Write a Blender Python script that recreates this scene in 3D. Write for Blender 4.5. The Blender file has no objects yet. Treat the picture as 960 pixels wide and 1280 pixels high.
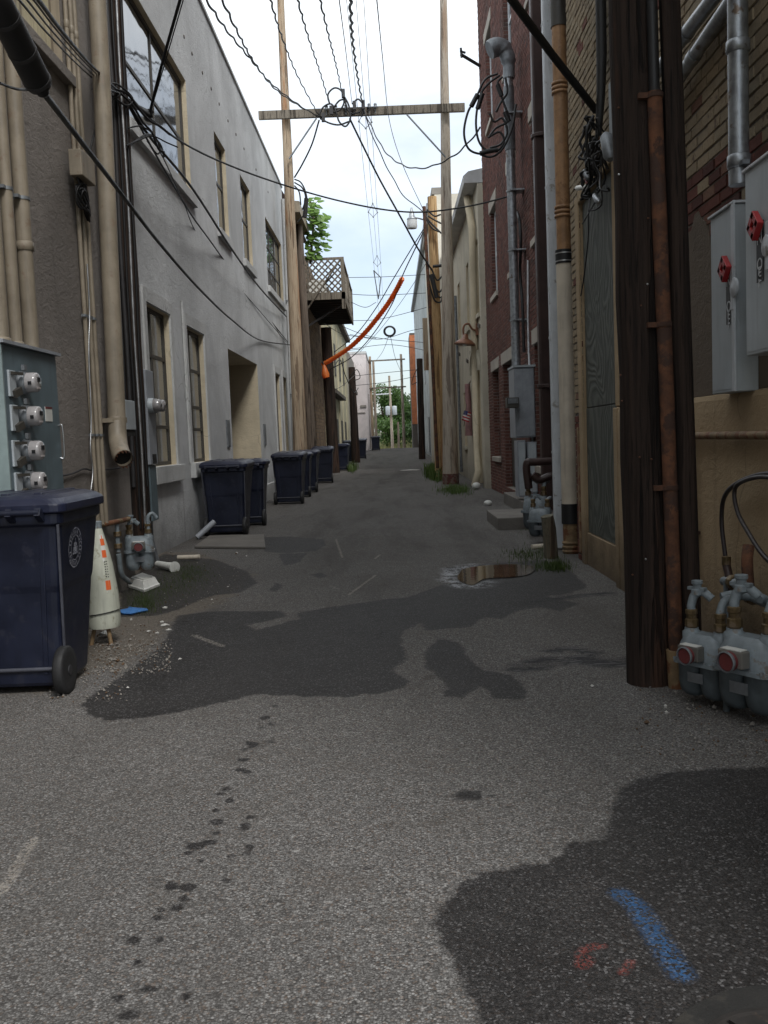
import bpy, math, random
import numpy as np
from mathutils import Vector as V, Matrix
random.seed(7)
R = math.radians
SC = bpy.context.scene
COL = SC.collection

# ------------------------------------------------------------------ camera model (960x1280 photograph)
F, H, VPX, VPY, TAN = 1161., 1.46, 490., 548., .038
FW = V(((VPX-480)/F, (640-VPY)/F, -1)).normalized()
UP = V((-TAN, 1, 0)); UP = (UP - FW*UP.dot(FW)).normalized()
RT = FW.cross(UP)
def at(px, py, X=None, Y=None, Z=None):
    """the world point that the photo's pixel (px, py) shows on a plane X=, Y= or Z="""
    d = V(((px-480)/F, (640-py)/F, -1))
    d = V((d.dot(RT), d.dot(FW), d.dot(UP)))
    t = X/d.x if X is not None else Y/d.y if Y is not None else (Z-H)/d.z
    return V((d.x*t, d.y*t, H+d.z*t))
def gz(y):
    if y < 30: return 0.
    if y < 85: return (y-30)*.01
    return max(-.6, .55-(y-85)*.03)
def ground_at(px, py):
    p = at(px, py, Z=0)
    for _ in range(12):
        p = at(px, py, Z=gz(p.y)) if p.y > 30 else p
    return p

cam = bpy.data.cameras.new('camera'); co = bpy.data.objects.new('camera', cam); COL.objects.link(co)
cam.sensor_fit = 'VERTICAL'; cam.sensor_height = 36; cam.lens = F/1280*36
cam.clip_start = .05; cam.clip_end = 3000
# world axes expressed in camera space are RT, FW, UP -> rows of the camera's rotation
co.matrix_world = Matrix.Translation((0, 0, H)) @ Matrix((RT, FW, UP)).to_4x4()
SC.camera = co

# ------------------------------------------------------------------ mesh builder
class MB:
    def __init__(s): s.v = []; s.f = []; s.m = []; s.sm = []; s.cur = 0
    def add(s, vs, fs, smooth=False):
        o = len(s.v); s.v += [tuple(p) for p in vs]
        for f in fs:
            s.f.append([i+o for i in f]); s.m.append(s.cur); s.sm.append(smooth)
        return s
    def box(s, x0, x1, y0, y1, z0, z1):
        x0, x1 = min(x0, x1), max(x0, x1); y0, y1 = min(y0, y1), max(y0, y1); z0, z1 = min(z0, z1), max(z0, z1)
        return s.add([(x0,y0,z0),(x1,y0,z0),(x1,y1,z0),(x0,y1,z0),(x0,y0,z1),(x1,y0,z1),(x1,y1,z1),(x0,y1,z1)],
            [(0,3,2,1),(4,5,6,7),(0,1,5,4),(1,2,6,5),(2,3,7,6),(3,0,4,7)])
    def obox(s, c, a, b, n):
        """oriented box: centre and three half-extent vectors"""
        c, a, b, n = V(c), V(a), V(b), V(n)
        vs = [c+a*i+b*j+n*k for k in (-1, 1) for (i, j) in ((-1,-1),(1,-1),(1,1),(-1,1))]
        return s.add(vs, [(0,3,2,1),(4,5,6,7),(0,1,5,4),(1,2,6,5),(2,3,7,6),(3,0,4,7)])
    def bar(s, p, q, w, h, up=(0,0,1)):
        p, q = V(p), V(q); d = q-p; u = V(up)
        if abs(d.normalized().dot(u)) > .98: u = V((1,0,0))
        a = d.cross(u).normalized(); b = a.cross(d).normalized()
        return s.obox((p+q)/2, d/2, a*(w/2), b*(h/2))
    def tube(s, pts, r, n=8, cap=True, smooth=True):
        pts = [V(p) for p in pts]; k = len(pts)
        rs = r if isinstance(r, (list, tuple)) else [r]*k
        T = []
        for i in range(k):
            d = pts[min(i+1, k-1)]-pts[max(i-1, 0)]
            if d.length < 1e-7: d = pts[-1]-pts[0]
            T.append(d.normalized())
        u = V((0,0,1)) if abs(T[0].z) < .9 else V((1,0,0))
        u = (u-T[0]*u.dot(T[0])).normalized()
        vs = []
        for i in range(k):
            u = (u-T[i]*u.dot(T[i]))
            u = u.normalized() if u.length > 1e-6 else T[i].orthogonal().normalized()
            w = T[i].cross(u)
            for j in range(n):
                a = 2*math.pi*j/n
                vs.append(pts[i]+(u*math.cos(a)+w*math.sin(a))*rs[i])
        fs = [(i*n+j, i*n+(j+1) % n, (i+1)*n+(j+1) % n, (i+1)*n+j) for i in range(k-1) for j in range(n)]
        s.add(vs, fs, smooth)
        if cap: s.add(vs[:n], [tuple(range(n-1, -1, -1))]); s.add(vs[-n:], [tuple(range(n))])
        return s
    def rev(s, prof, o, axis=(0,0,1), n=20, smooth=True):
        """surface of revolution; prof = [(radius, distance along axis)]"""
        o = V(o); ax = V(axis).normalized(); u = ax.orthogonal().normalized(); w = ax.cross(u)
        vs = []
        for r, t in prof:
            for j in range(n):
                a = 2*math.pi*j/n
                vs.append(o+ax*t+(u*math.cos(a)+w*math.sin(a))*max(r, 1e-4))
        k = len(prof)
        # split rings at sharp steps so that flat shading edges stay crisp
        s.add(vs, [(i*n+j, i*n+(j+1) % n, (i+1)*n+(j+1) % n, (i+1)*n+j) for i in range(k-1) for j in range(n)], smooth)
        s.add(vs[:n], [tuple(range(n-1, -1, -1))]); s.add(vs[-n:], [tuple(range(n))])
        return s
    def loft(s, rings, smooth=True):
        n = len(rings[0]); vs = [p for r in rings for p in r]; k = len(rings)
        s.add(vs, [(i*n+j, i*n+(j+1) % n, (i+1)*n+(j+1) % n, (i+1)*n+j) for i in range(k-1) for j in range(n)], smooth)
        s.add(rings[0], [tuple(range(n-1, -1, -1))]); s.add(rings[-1], [tuple(range(n))])
        return s
    def quad(s, a, b, c, d): return s.add([a, b, c, d], [(0,1,2,3)])
    def prism(s, poly, n):
        """polygon (3-D points) extruded by the vector n"""
        n = V(n); a = [V(p) for p in poly]; b = [p+n for p in a]; k = len(a)
        s.add(a+b, [tuple(range(k-1, -1, -1)), tuple(range(k, 2*k))]+[(i, (i+1) % k, k+(i+1) % k, k+i) for i in range(k)])
        return s
    def sphere(s, c, r, n=12, m=8, sq=(1,1,1)):
        c = V(c); rings = []
        for i in range(m+1):
            th = math.pi*(i/m*.98+.01)
            rings.append([c+V((r*sq[0]*math.sin(th)*math.cos(2*math.pi*j/n), r*sq[1]*math.sin(th)*math.sin(2*math.pi*j/n), -r*sq[2]*math.cos(th))) for j in range(n)])
        return s.loft(rings)
    def build(s, name, mats, parent=None, label=None, cat=None, group=None, kind=None, bevel=0, origin=None):
        mats = mats if isinstance(mats, (list, tuple)) else [mats]
        a = np.array(s.v); lo, hi = a.min(0), a.max(0)
        og = V(origin) if origin is not None else V(((lo[0]+hi[0])/2, (lo[1]+hi[1])/2, lo[2]))
        me = bpy.data.meshes.new(name)
        me.from_pydata([tuple(p) for p in (a-np.array(og))], [], s.f)
        for m in mats: me.materials.append(m)
        me.polygons.foreach_set('material_index', s.m); me.polygons.foreach_set('use_smooth', s.sm)
        me.update()
        o = bpy.data.objects.new(name, me); COL.objects.link(o)
        if parent:
            o.parent = parent; o.location = og-world_loc(parent)
        else: o.location = og
        if bevel:
            b = o.modifiers.new('bevel', 'BEVEL'); b.width = bevel; b.segments = 2; b.limit_method = 'ANGLE'; b.angle_limit = R(40)
        tag(o, label, cat, group, kind)
        return o
def world_loc(o):
    l = V(o.location)
    while o.parent: o = o.parent; l += o.location
    return l
def tag(o, label=None, cat=None, group=None, kind=None):
    if label: o['label'] = label
    if cat: o['category'] = cat
    if group: o['group'] = group
    if kind: o['kind'] = kind
def thing(name, label, cat, loc=(0,0,0), group=None):
    o = bpy.data.objects.new(name, None); COL.objects.link(o); o.location = loc
    o.empty_display_size = .1; tag(o, label, cat, group); return o
def copy_tree(o, parent=None):
    c = o.copy(); COL.objects.link(c)
    if parent: c.parent = parent
    for ch in list(o.children): copy_tree(ch, c)
    return c
def crom(pts, k=8):
    pts = [V(p) for p in pts]
    if len(pts) < 3: return [pts[0].lerp(pts[-1], i/k) for i in range(k+1)]
    q = [pts[0]*2-pts[1]]+pts+[pts[-1]*2-pts[-2]]; out = []
    for i in range(1, len(q)-2):
        for j in range(k):
            t = j/k; a, b, c, d = q[i-1:i+3]
            out.append(.5*((2*b)+(c-a)*t+(2*a-5*b+4*c-d)*t*t+(3*b-a-3*c+d)*t**3))
    return out+[pts[-1]]
def rrect(w, d, r, z, cx=0, cy=0, k=5):
    """rounded rectangle ring at height z"""
    out = []
    for qx, qy, a0 in ((1,1,0), (-1,1,90), (-1,-1,180), (1,-1,270)):
        for i in range(k+1):
            a = R(a0+90*i/k)
            out.append(V((cx+qx*(w/2-r)+r*math.cos(a), cy+qy*(d/2-r)+r*math.sin(a), z)))
    return out

# ------------------------------------------------------------------ materials
class NT:
    def __init__(s, mat):
        s.t = mat.node_tree; s.t.nodes.clear()
    def n(s, typ, **kw):
        x = s.t.nodes.new(typ)
        for k, v in kw.items():
            if k == 'inp':
                for a, b in v.items():
                    if hasattr(b, 'is_output'): s.t.links.new(b, x.inputs[a])
                    else: x.inputs[a].default_value = b
            else: setattr(x, k, v)
        return x
    def math(s, op, a, b=0., c=None, clamp=False):
        x = s.n('ShaderNodeMath', operation=op, use_clamp=clamp, inp={0: a, 1: b}); 
        if c is not None:
            if hasattr(c, 'is_output'): s.t.links.new(c, x.inputs[2])
            else: x.inputs[2].default_value = c
        return x.outputs[0]
    def mix(s, f, a, b, mode='MIX'):
        x = s.n('ShaderNodeMix', data_type='RGBA', blend_type=mode)
        for i, v in ((0, f), (6, a), (7, b)):
            if hasattr(v, 'is_output'): s.t.links.new(v, x.inputs[i])
            else: x.inputs[i].default_value = (*v, 1) if isinstance(v, (tuple, list)) and len(v) == 3 else v
        return x.outputs[2]
    def obj(s, scale=(1,1,1)):
        c = s.n('ShaderNodeTexCoord').outputs['Object']
        return s.n('ShaderNodeMapping', inp={0: c, 3: scale}).outputs[0]
    def pos(s, scale=(1,1,1)):
        c = s.n('ShaderNodeNewGeometry').outputs['Position']
        return s.n('ShaderNodeMapping', inp={0: c, 3: scale}).outputs[0]
    def noise(s, vec, scale, detail=4, rough=.55, dist=0):
        return s.n('ShaderNodeTexNoise', inp={'Vector': vec, 'Scale': scale, 'Detail': detail, 'Roughness': rough, 'Distortion': dist}).outputs[0]
    def ss(s, v, a, b, lo=0., hi=1.):
        return s.n('ShaderNodeMapRange', interpolation_type='SMOOTHSTEP', inp={0: v, 1: a, 2: b, 3: lo, 4: hi}).outputs[0]
    def lin(s, v, a, b, lo, hi):
        return s.n('ShaderNodeMapRange', inp={0: v, 1: a, 2: b, 3: lo, 4: hi}).outputs[0]
    def ramp(s, v, stops):
        x = s.n('ShaderNodeValToRGB', inp={0: v}); e = x.color_ramp.elements
        while len(e) < len(stops): e.new(.5)
        for i, (p, c) in enumerate(stops): e[i].position = p; e[i].color = (*c, 1)
        return x.outputs[0]
    def attr(s, name): return s.n('ShaderNodeAttribute', attribute_name=name).outputs['Fac']
    def bump(s, h, strength=.3, dist=.01, normal=None):
        x = s.n('ShaderNodeBump', inp={'Height': h, 'Strength': strength, 'Distance': dist})
        if normal: s.t.links.new(normal, x.inputs['Normal'])
        return x.outputs[0]
    def out(s, col, rough=.6, metal=0., normal=None, **kw):
        b = s.n('ShaderNodeBsdfPrincipled')
        for k, v in dict({'Base Color': col, 'Roughness': rough, 'Metallic': metal}, **kw).items():
            if hasattr(v, 'is_output'): s.t.links.new(v, b.inputs[k])
            else: b.inputs[k].default_value = (*v, 1) if isinstance(v, (tuple, list)) and len(v) == 3 else v
        if normal: s.t.links.new(normal, b.inputs['Normal'])
        o = s.n('ShaderNodeOutputMaterial'); s.t.links.new(b.outputs[0], o.inputs[0])
def newmat(name):
    m = bpy.data.materials.new(name); m.use_nodes = True; return m, NT(m)
def paint(name, col, rough=.6, metal=0., var=.25, scale=5, bump=.15, bscale=90, streak=.3, wear=None, wear_amt=.5, wscale=9, spec=.5, world=False):
    """paint / plastic / metal / stucco with blotches, rain streaks and (wear) patches of another colour"""
    m, n = newmat(name); c = n.pos() if world else n.obj(); cz = n.pos((1,1,.08)) if world else n.obj((1,1,.08))
    a = n.noise(c, scale, 6, .6)
    k = n.mix(n.ss(a, .3, .7), tuple(x*(1-var) for x in col), tuple(min(1, x*(1+var*.6)) for x in col))
    if streak:
        st = n.noise(cz, 22, 3, .6)
        k = n.mix(n.math('MULTIPLY', n.ss(st, .5, .75), streak), k, tuple(x*.45 for x in col))
    rg = n.lin(a, .3, .7, max(.03, rough-.1), min(1, rough+.1))
    if wear:
        w = n.ss(n.noise(c, wscale, 8, .65), .62-.28*wear_amt, .70-.28*wear_amt)
        k = n.mix(w, k, wear); 
    fine = n.noise(c, bscale, 3, .6)
    n.out(k, rg, metal, n.bump(fine, bump, .006), **{'Specular IOR Level': spec})
    return m
def stucco(name, col, grime=(.05,.045,.04), amt=.5):
    m, n = newmat(name); c = n.pos()
    big = n.noise(c, .55, 6, .6, .6); mid = n.noise(c, 3.2, 6, .65); st = n.noise(n.pos((1,1,.07)), 5, 5, .65)
    k = n.mix(n.ss(big, .3, .7), tuple(x*.80 for x in col), tuple(x*1.1 for x in col))
    k = n.mix(n.math('MULTIPLY', n.ss(mid, .45, .75), .22), k, tuple(x*.62 for x in col))
    k = n.mix(n.math('MULTIPLY', n.ss(st, .52, .78), amt*.5), k, tuple(x*.5 for x in col))
    z = n.n('ShaderNodeSeparateXYZ', inp={0: c}).outputs[2]
    low = n.math('MULTIPLY', n.ss(n.math('ADD', z, n.math('MULTIPLY', mid, -.8)), .35, -.45), amt)
    k = n.mix(low, k, grime)
    # hairline cracks
    cr = n.n('ShaderNodeTexVoronoi', feature='DISTANCE_TO_EDGE', inp={'Vector': n.n('ShaderNodeVectorMath', operation='ADD', inp={0: c, 1: n.n('ShaderNodeTexNoise', inp={'Vector': c, 'Scale': 1.5}).outputs[1]}).outputs[0], 'Scale': .45}).outputs[0]
    crm = n.math('MULTIPLY', n.ss(cr, .006, .001), n.ss(big, .5, .62))
    k = n.mix(n.math('MULTIPLY', crm, .5), k, tuple(x*.35 for x in col))
    h = n.math('ADD', n.math('MULTIPLY', n.noise(n.pos((1,1,1.8)), 7, 6, .72, .8), 1.1), n.math('MULTIPLY', n.noise(c, 60, 3, .7), .35))
    run = n.math('MULTIPLY', n.ss(n.noise(n.pos((1,1,.035)), 9, 4, .6), .60, .70), n.ss(mid, .45, .6))
    k = n.mix(n.math('MULTIPLY', run, amt*.55), k, (.10,.075,.055))
    k = n.mix(n.math('MULTIPLY', n.ss(n.noise(c, 26, 5, .7), .55, .72), .22), k, tuple(x*.55 for x in col))
    n.out(k, .88, 0, n.bump(h, .75, .016), **{'Specular IOR Level': .25})
    return m
def brickmat(name, stops, dirt=(.05,.045,.04), amt=.4, peel=None):
    m, n = newmat(name); g = n.n('ShaderNodeNewGeometry'); c = n.pos()
    k = n.ramp(g.outputs['Random Per Island'], stops)
    sp = n.noise(c, 45, 5, .7); big = n.noise(c, .9, 5, .6)
    k = n.mix(n.math('MULTIPLY', n.ss(sp, .45, .7), .4), k, tuple(x*.5 for x in stops[0][1]))
    if peel: k = n.mix(n.ss(n.noise(c, 7, 7, .7), .58, .63), k, peel)
    k = n.mix(n.math('MULTIPLY', n.ss(big, .45, .7), amt), k, dirt)
    n.out(k, .9, 0, n.bump(n.noise(c, 60, 5, .7), .7, .01), **{'Specular IOR Level': .2})
    return m
def woodpole(name, a, b, crack=(.02,.015,.012), patch=None):
    m, n = newmat(name); c = n.obj((1,1,.030)); c2 = n.obj((1,1,.12))
    s1 = n.noise(c, 26, 6, .65, .3); s2 = n.noise(c, 75, 3, .6); big = n.noise(c2, 3.5, 5, .6)
    k = n.mix(n.ss(s1, .3, .7), a, b)
    if patch: k = n.mix(n.math('MULTIPLY', n.ss(big, .52, .66), .8), k, patch)
    k = n.mix(n.math('MULTIPLY', n.ss(s2, .56, .66), .75), k, crack)
    s3 = n.noise(n.obj((1,1,.05)), 9, 4, .6, .5); crk = n.ss(s3, .57, .60)
    k = n.mix(n.math('MULTIPLY', crk, .7), k, crack)
    h = n.math('ADD', n.math('ADD', s1, n.math('MULTIPLY', s2, .6)), n.math('MULTIPLY', crk, -1.2))
    n.out(k, .85, 0, n.bump(h, .9, .02), **{'Specular IOR Level': .25})
    return m
def glassmat(name, tint=(.05,.054,.058), rough=.03, wave=.03, spec=.9, ior=2.6):
    m, n = newmat(name); c = n.pos()
    d = n.noise(c, .8, 3, .5)
    k = n.mix(n.ss(d, .35, .7), tint, tuple(x*1.8 for x in tint))
    n.out(k, n.lin(n.noise(c, 3, 5, .6), .3, .7, rough, rough+.05), 0, n.bump(n.noise(c, 1.6, 2, .4), wave, .25), IOR=ior, **{'Specular IOR Level': spec})
    return m

M = {}
M['stucco_brown'] = stucco('stucco_brown', (.25,.225,.205), amt=.65)
M['stucco_grey'] = stucco('stucco_grey', (.565,.575,.58), amt=.45)
M['stucco_trim'] = stucco('stucco_trim', (.53,.535,.53), amt=.35)
M['cream'] = stucco('cream_paint', (.60,.52,.38), amt=.25)
M['plaster_cream'] = stucco('plaster_cream', (.44,.33,.205), grime=(.06,.045,.032), amt=.75)
M['plaster_rough'] = stucco('plaster_rough', (.15,.12,.092), amt=.85)
M['beige'] = stucco('beige_wall', (.50,.46,.37), amt=.35)
M['pink'] = stucco('pink_wall', (.66,.60,.59), amt=.3)
M['yellowcream'] = stucco('yellow_cream_wall', (.50,.46,.33), amt=.55)
M['whitewall'] = stucco('white_metal_wall', (.58,.61,.62), amt=.4)
M['whitebrick'] = stucco('white_painted_brick', (.66,.62,.53), amt=.35)
M['darkwall'] = stucco('dark_wall', (.13,.115,.10), amt=.6)
M['orange_wall'] = paint('orange_wall', (.50,.17,.07), .7, streak=.3, world=True)
M['concrete'] = stucco('concrete', (.27,.25,.225), amt=.5)
M['stone'] = stucco('stone_lintel', (.42,.38,.33), amt=.3)
M['mortar'] = stucco('mortar', (.26,.23,.20), amt=.4)
M['mortar_dark'] = stucco('mortar_dark', (.15,.13,.115), amt=.5)
M['brick_yellow'] = brickmat('brick_yellow', [(0,(.27,.215,.145)),(.5,(.36,.285,.19)),(1,(.30,.25,.175))], amt=.4, peel=(.15,.11,.08))
M['brick_redband'] = brickmat('brick_redband', [(0,(.085,.035,.028)),(.6,(.17,.062,.046)),(1,(.22,.14,.095))], amt=.4)
M['brick_red'] = brickmat('brick_red', [(0,(.105,.050,.042)),(.45,(.15,.068,.055)),(.8,(.19,.088,.070)),(1,(.09,.055,.05))], amt=.35)
M['brick_tan'] = brickmat('brick_tan', [(0,(.17,.12,.08)),(.5,(.24,.17,.11)),(1,(.12,.08,.06))], amt=.5)
M['navy'] = paint('navy_plastic', (.007,.010,.025), .42, var=.3, scale=3, bump=.12, bscale=220, streak=.35, wear=(.016,.018,.032), wear_amt=.22, wscale=11)
M['navy_lid'] = paint('navy_lid_plastic', (.012,.015,.036), .38, var=.3, scale=3, bump=.1, bscale=200, streak=.2, wear=(.028,.030,.052), wear_amt=.25, wscale=5)
M['navy_edge'] = paint('scuffed_navy', (.06,.063,.08), .5, var=.3)
M['rubber'] = paint('black_rubber', (.016,.016,.017), .7, streak=0, bump=.3)
M['hub'] = paint('black_hub_plastic', (.03,.03,.033), .5, streak=0)
M['emblem'] = paint('emblem_print', (.34,.35,.40), .6, streak=0, wear=(.05,.055,.09), wear_amt=.45, wscale=60)
M['steel'] = paint('galvanised_steel', (.36,.38,.40), .42, .75, var=.3, scale=14, streak=.35, wear=(.16,.12,.09), wear_amt=.1)
M['steel_dull'] = paint('dull_steel', (.22,.235,.25), .55, .5, var=.3, scale=10, streak=.4)
M['cab_white'] = paint('pale_grey_enamel', (.42,.46,.485), .45, var=.12, scale=3, bump=.05, streak=.22)
M['cab_blue'] = paint('blue_grey_enamel', (.115,.155,.175), .5, var=.2, scale=4, bump=.05, streak=.3)
M['cab_blue_lit'] = paint('lit_blue_grey_enamel', (.27,.34,.34), .5, var=.2, scale=4, bump=.05, streak=.3)
M['cab_grey'] = paint('mid_grey_enamel', (.30,.32,.35), .5, var=.2, scale=4, streak=.3)
M['tan_pipe'] = paint('tan_painted_pipe', (.285,.24,.18), .55, var=.2, scale=4, streak=.45, wear=(.24,.18,.13), wear_amt=.15)
M['tan_dark'] = paint('dark_tan_paint', (.27,.225,.165), .6, var=.2, scale=4, streak=.4)  # plain tan, slightly darker than the pipe paint
M['rust'] = paint('rusty_iron', (.125,.052,.026), .85, var=.5, scale=12, bump=.5, bscale=80, streak=.35, wear=(.055,.028,.019), wear_amt=.5, wscale=8)
M['rust_tan'] = paint('rust_spotted_tan', (.25,.17,.09), .75, var=.35, scale=10, bump=.3, streak=.4, wear=(.16,.065,.03), wear_amt=.5, wscale=7)
M['clay'] = paint('clay_coloured_pipe', (.36,.20,.095), .55, var=.3, scale=6, streak=.5, wear=(.25,.13,.06), wear_amt=.25)
M['brown_metal'] = paint('dark_brown_metal', (.045,.024,.020), .5, .1, var=.3, streak=.4)
M['white_paint'] = paint('white_painted_metal', (.56,.59,.62), .5, var=.12, scale=4, streak=.35, wear=(.30,.29,.27), wear_amt=.12)
M['pvc'] = paint('pvc_white', (.60,.53,.43), .45, var=.15, scale=3, streak=.4)
M['white_plastic'] = paint('white_plastic', (.66,.66,.62), .5, var=.15, streak=.3)
M['guard'] = paint('pale_green_plastic', (.52,.535,.45), .5, var=.15, scale=4, streak=.4, wear=(.33,.32,.24), wear_amt=.15)
M['sticker_orange'] = paint('sticker_orange', (.72,.13,.03), .5, var=.1, streak=0)
M['sticker_white'] = paint('sticker_white', (.68,.68,.64), .5, var=.1, streak=0)
M['black'] = paint('black_cable_sheath', (.012,.012,.013), .55, streak=0, bump=.05)
M['cable_grey'] = paint('weathered_cable', (.035,.034,.036), .6, streak=0)
M['wire_thin'] = paint('weathered_wire', (.10,.10,.105), .5, .3, streak=0)
M['silver'] = paint('bare_aluminium', (.55,.56,.57), .35, .9, streak=0)
M['brown_hose'] = paint('brown_black_hose', (.030,.022,.022), .5, streak=0)
M['frame_dark'] = paint('dark_window_frame', (.055,.050,.042), .55, var=.2, streak=.2)
M['frame_white'] = paint('white_window_frame', (.60,.62,.64), .5, var=.15, streak=.2)
M['glass'] = glassmat('window_glass')
M['glass_low'] = glassmat('window_glass_low', (.105,.105,.10), .05, .03, .8, 2.0)  # paler tint paints whitish reflections into these panes
M['blind'] = paint('cream_blind', (.56,.50,.34), .7, var=.1, streak=.5)
M['painted_shade'] = paint('painted_interior_shade', (.012,.011,.010), .9, streak=0)
M['meter_glass'] = glassmat('meter_glass', (.21,.20,.20), .08, .0, .6, 1.5)
M['meter_face'] = paint('meter_face', (.46,.42,.41), .4, var=.1, streak=0)
M['gas_grey'] = paint('gas_meter_grey', (.21,.245,.265), .5, var=.25, scale=10, streak=.4, wear=(.17,.15,.13), wear_amt=.18)
M['gas_dark'] = paint('gas_meter_dark_grey', (.07,.085,.093), .55, var=.3, scale=9, streak=.4)
M['brass'] = paint('dull_brass', (.17,.12,.06), .5, .6, var=.4, scale=20, streak=.2, wear=(.20,.15,.10), wear_amt=.4)
M['red'] = paint('red_plastic', (.36,.025,.028), .4, var=.15, streak=0)
M['red_dull'] = paint('dull_red_cover', (.15,.030,.030), .55, var=.25, streak=.2)
M['clear_box'] = glassmat('clear_plastic', (.10,.095,.085), .12, .0, .6, 1.5)
M['label_black'] = paint('black_label', (.012,.012,.014), .45, streak=0)
M['label_white'] = paint('white_lettering', (.62,.64,.66), .5, streak=0)
M['pole_dark'] = woodpole('creosote_wood', (.017,.012,.010), (.046,.030,.023), (.005,.004,.004), (.070,.036,.023))
M['pole_grey'] = woodpole('weathered_grey_wood', (.11,.085,.068), (.18,.145,.115))
M['pole_tan'] = woodpole('tan_pole_wood', (.36,.27,.185), (.46,.37,.27), (.13,.085,.055), (.35,.165,.075))
M['pole_pale'] = woodpole('pale_pole_wood', (.36,.305,.245), (.44,.385,.32), (.15,.115,.09), (.30,.205,.14))
M['pole_orange'] = woodpole('orange_pole_wood', (.44,.27,.13), (.56,.38,.20), (.14,.08,.04), (.36,.17,.07))
M['wood_grey'] = woodpole('grey_deck_wood', (.15,.13,.105), (.23,.20,.16))
M['wood_dark'] = paint('dark_deck_boards', (.035,.033,.034), .8, streak=.2)
M['copper'] = paint('brown_lamp_enamel', (.20,.085,.045), .45, .2, var=.25, streak=.3)
M['bulb_glass'] = glassmat('lamp_glass', (.45,.46,.46), .15, 0, .5, 1.45)
M['bark'] = paint('bark', (.10,.075,.055), .9, bump=.6, bscale=30)
M['flag_red'] = paint('flag_red', (.40,.035,.045), .8, streak=0)
M['flag_white'] = paint('flag_white', (.62,.58,.56), .8, streak=0)
M['flag_blue'] = paint('flag_blue', (.03,.04,.14), .8, streak=0)
M['flag_faded'] = paint('flag_faded', (.36,.20,.20), .85, streak=.3)
M['blue_rag'] = paint('blue_cloth', (.035,.14,.36), .8, streak=0, bump=.4)
M['paper'] = paint('paper_scrap', (.50,.485,.45), .8, streak=0)
def leafmat(name, a, b):
    m, n = newmat(name); g = n.n('ShaderNodeNewGeometry')
    k = n.mix(g.outputs['Random Per Island'], a, b)
    d = n.n('ShaderNodeBsdfDiffuse', inp={0: k}); t = n.n('ShaderNodeBsdfTranslucent', inp={0: k}); gl = n.n('ShaderNodeBsdfGlossy', inp={0: (.5,.5,.5,1), 1: .45})
    m1 = n.n('ShaderNodeMixShader', inp={0: .4, 1: d.outputs[0], 2: t.outputs[0]}); m2 = n.n('ShaderNodeMixShader', inp={0: .05, 1: m1.outputs[0], 2: gl.outputs[0]})
    o = n.n('ShaderNodeOutputMaterial', inp={0: m2.outputs[0]}); return m
M['leaf_bright'] = leafmat('leaf_bright', (.10,.20,.035), (.17,.30,.06))
M['leaf_a'] = leafmat('leaf_mid', (.045,.095,.022), (.10,.17,.045))
M['leaf_b'] = leafmat('leaf_dark', (.030,.065,.018), (.065,.12,.035))
def thin_plastic(name, col):
    m, n = newmat(name); c = n.obj(); k = n.mix(n.ss(n.noise(c, 6, 5), .35, .7), tuple(x*.8 for x in col), col)
    d = n.n('ShaderNodeBsdfDiffuse', inp={0: k}); t = n.n('ShaderNodeBsdfTranslucent', inp={0: k}); g = n.n('ShaderNodeBsdfGlossy', inp={0: (.6,.6,.6,1), 1: .4})
    m1 = n.n('ShaderNodeMixShader', inp={0: .5, 1: d.outputs[0], 2: t.outputs[0]}); m2 = n.n('ShaderNodeMixShader', inp={0: .06, 1: m1.outputs[0], 2: g.outputs[0]})
    n.n('ShaderNodeOutputMaterial', inp={0: m2.outputs[0]}); return m
M['orange'] = thin_plastic('orange_plastic', (.98,.30,.075))
M['grass'] = leafmat('grass_blade', (.055,.105,.022), (.12,.17,.05))
M['moss'] = leafmat('moss_blade', (.035,.062,.014), (.075,.11,.026))

def plywood():
    m, n = newmat('painted_plywood'); c = n.pos()
    w = n.n('ShaderNodeTexNoise', inp={'Vector': n.pos((1,1,.55)), 'Scale': 1.5, 'Detail': 1.5, 'Distortion': .7}).outputs[0]
    rings = n.math('SINE', n.math('MULTIPLY', w, 95.))
    rm = n.ss(rings, -.4, .8)
    blot = n.noise(c, 2.5, 6, .65)
    k = n.mix(rm, (.060,.068,.058), (.105,.115,.098))
    k = n.mix(n.math('MULTIPLY', n.ss(blot, .45, .7), .5), k, (.055,.058,.048))
    k = n.mix(n.math('MULTIPLY', n.ss(n.noise(n.pos((1,1,.1)), 30, 4), .58, .7), .5), k, (.17,.175,.15))
    n.out(k, .7, 0, n.bump(n.math('ADD', rings, n.noise(c, 50, 3)), .35, .006))
    return m
M['plywood'] = plywood()

# ------------------------------------------------------------------ world, sun, exposure
SUN_EL, SUN_AZ = 50, 150       # the sun stands behind the camera, over the right-hand roofs, veiled by cloud
w = bpy.data.worlds.new('World'); SC.world = w; w.use_nodes = True
t = w.node_tree; t.nodes.clear(); L = t.links.new
sky = t.nodes.new('ShaderNodeTexSky'); sky.sky_type = 'NISHITA'; sky.sun_disc = False
sky.sun_elevation = R(SUN_EL); sky.sun_rotation = R(SUN_AZ); sky.dust_density = 2; sky.ozone_density = 2
bg1 = t.nodes.new('ShaderNodeBackground'); bg1.inputs[1].default_value = .10; L(sky.outputs[0], bg1.inputs[0])
bg2 = t.nodes.new('ShaderNodeBackground'); bg2.inputs[0].default_value = (.92,.965,1,1); bg2.inputs[1].default_value = .95
tc = t.nodes.new('ShaderNodeTexCoord'); mp = t.nodes.new('ShaderNodeMapping'); mp.inputs[3].default_value = (1,1,2.2); mp.inputs[1].default_value = (.4,.15,.2)
L(tc.outputs['Generated'], mp.inputs[0])
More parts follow.
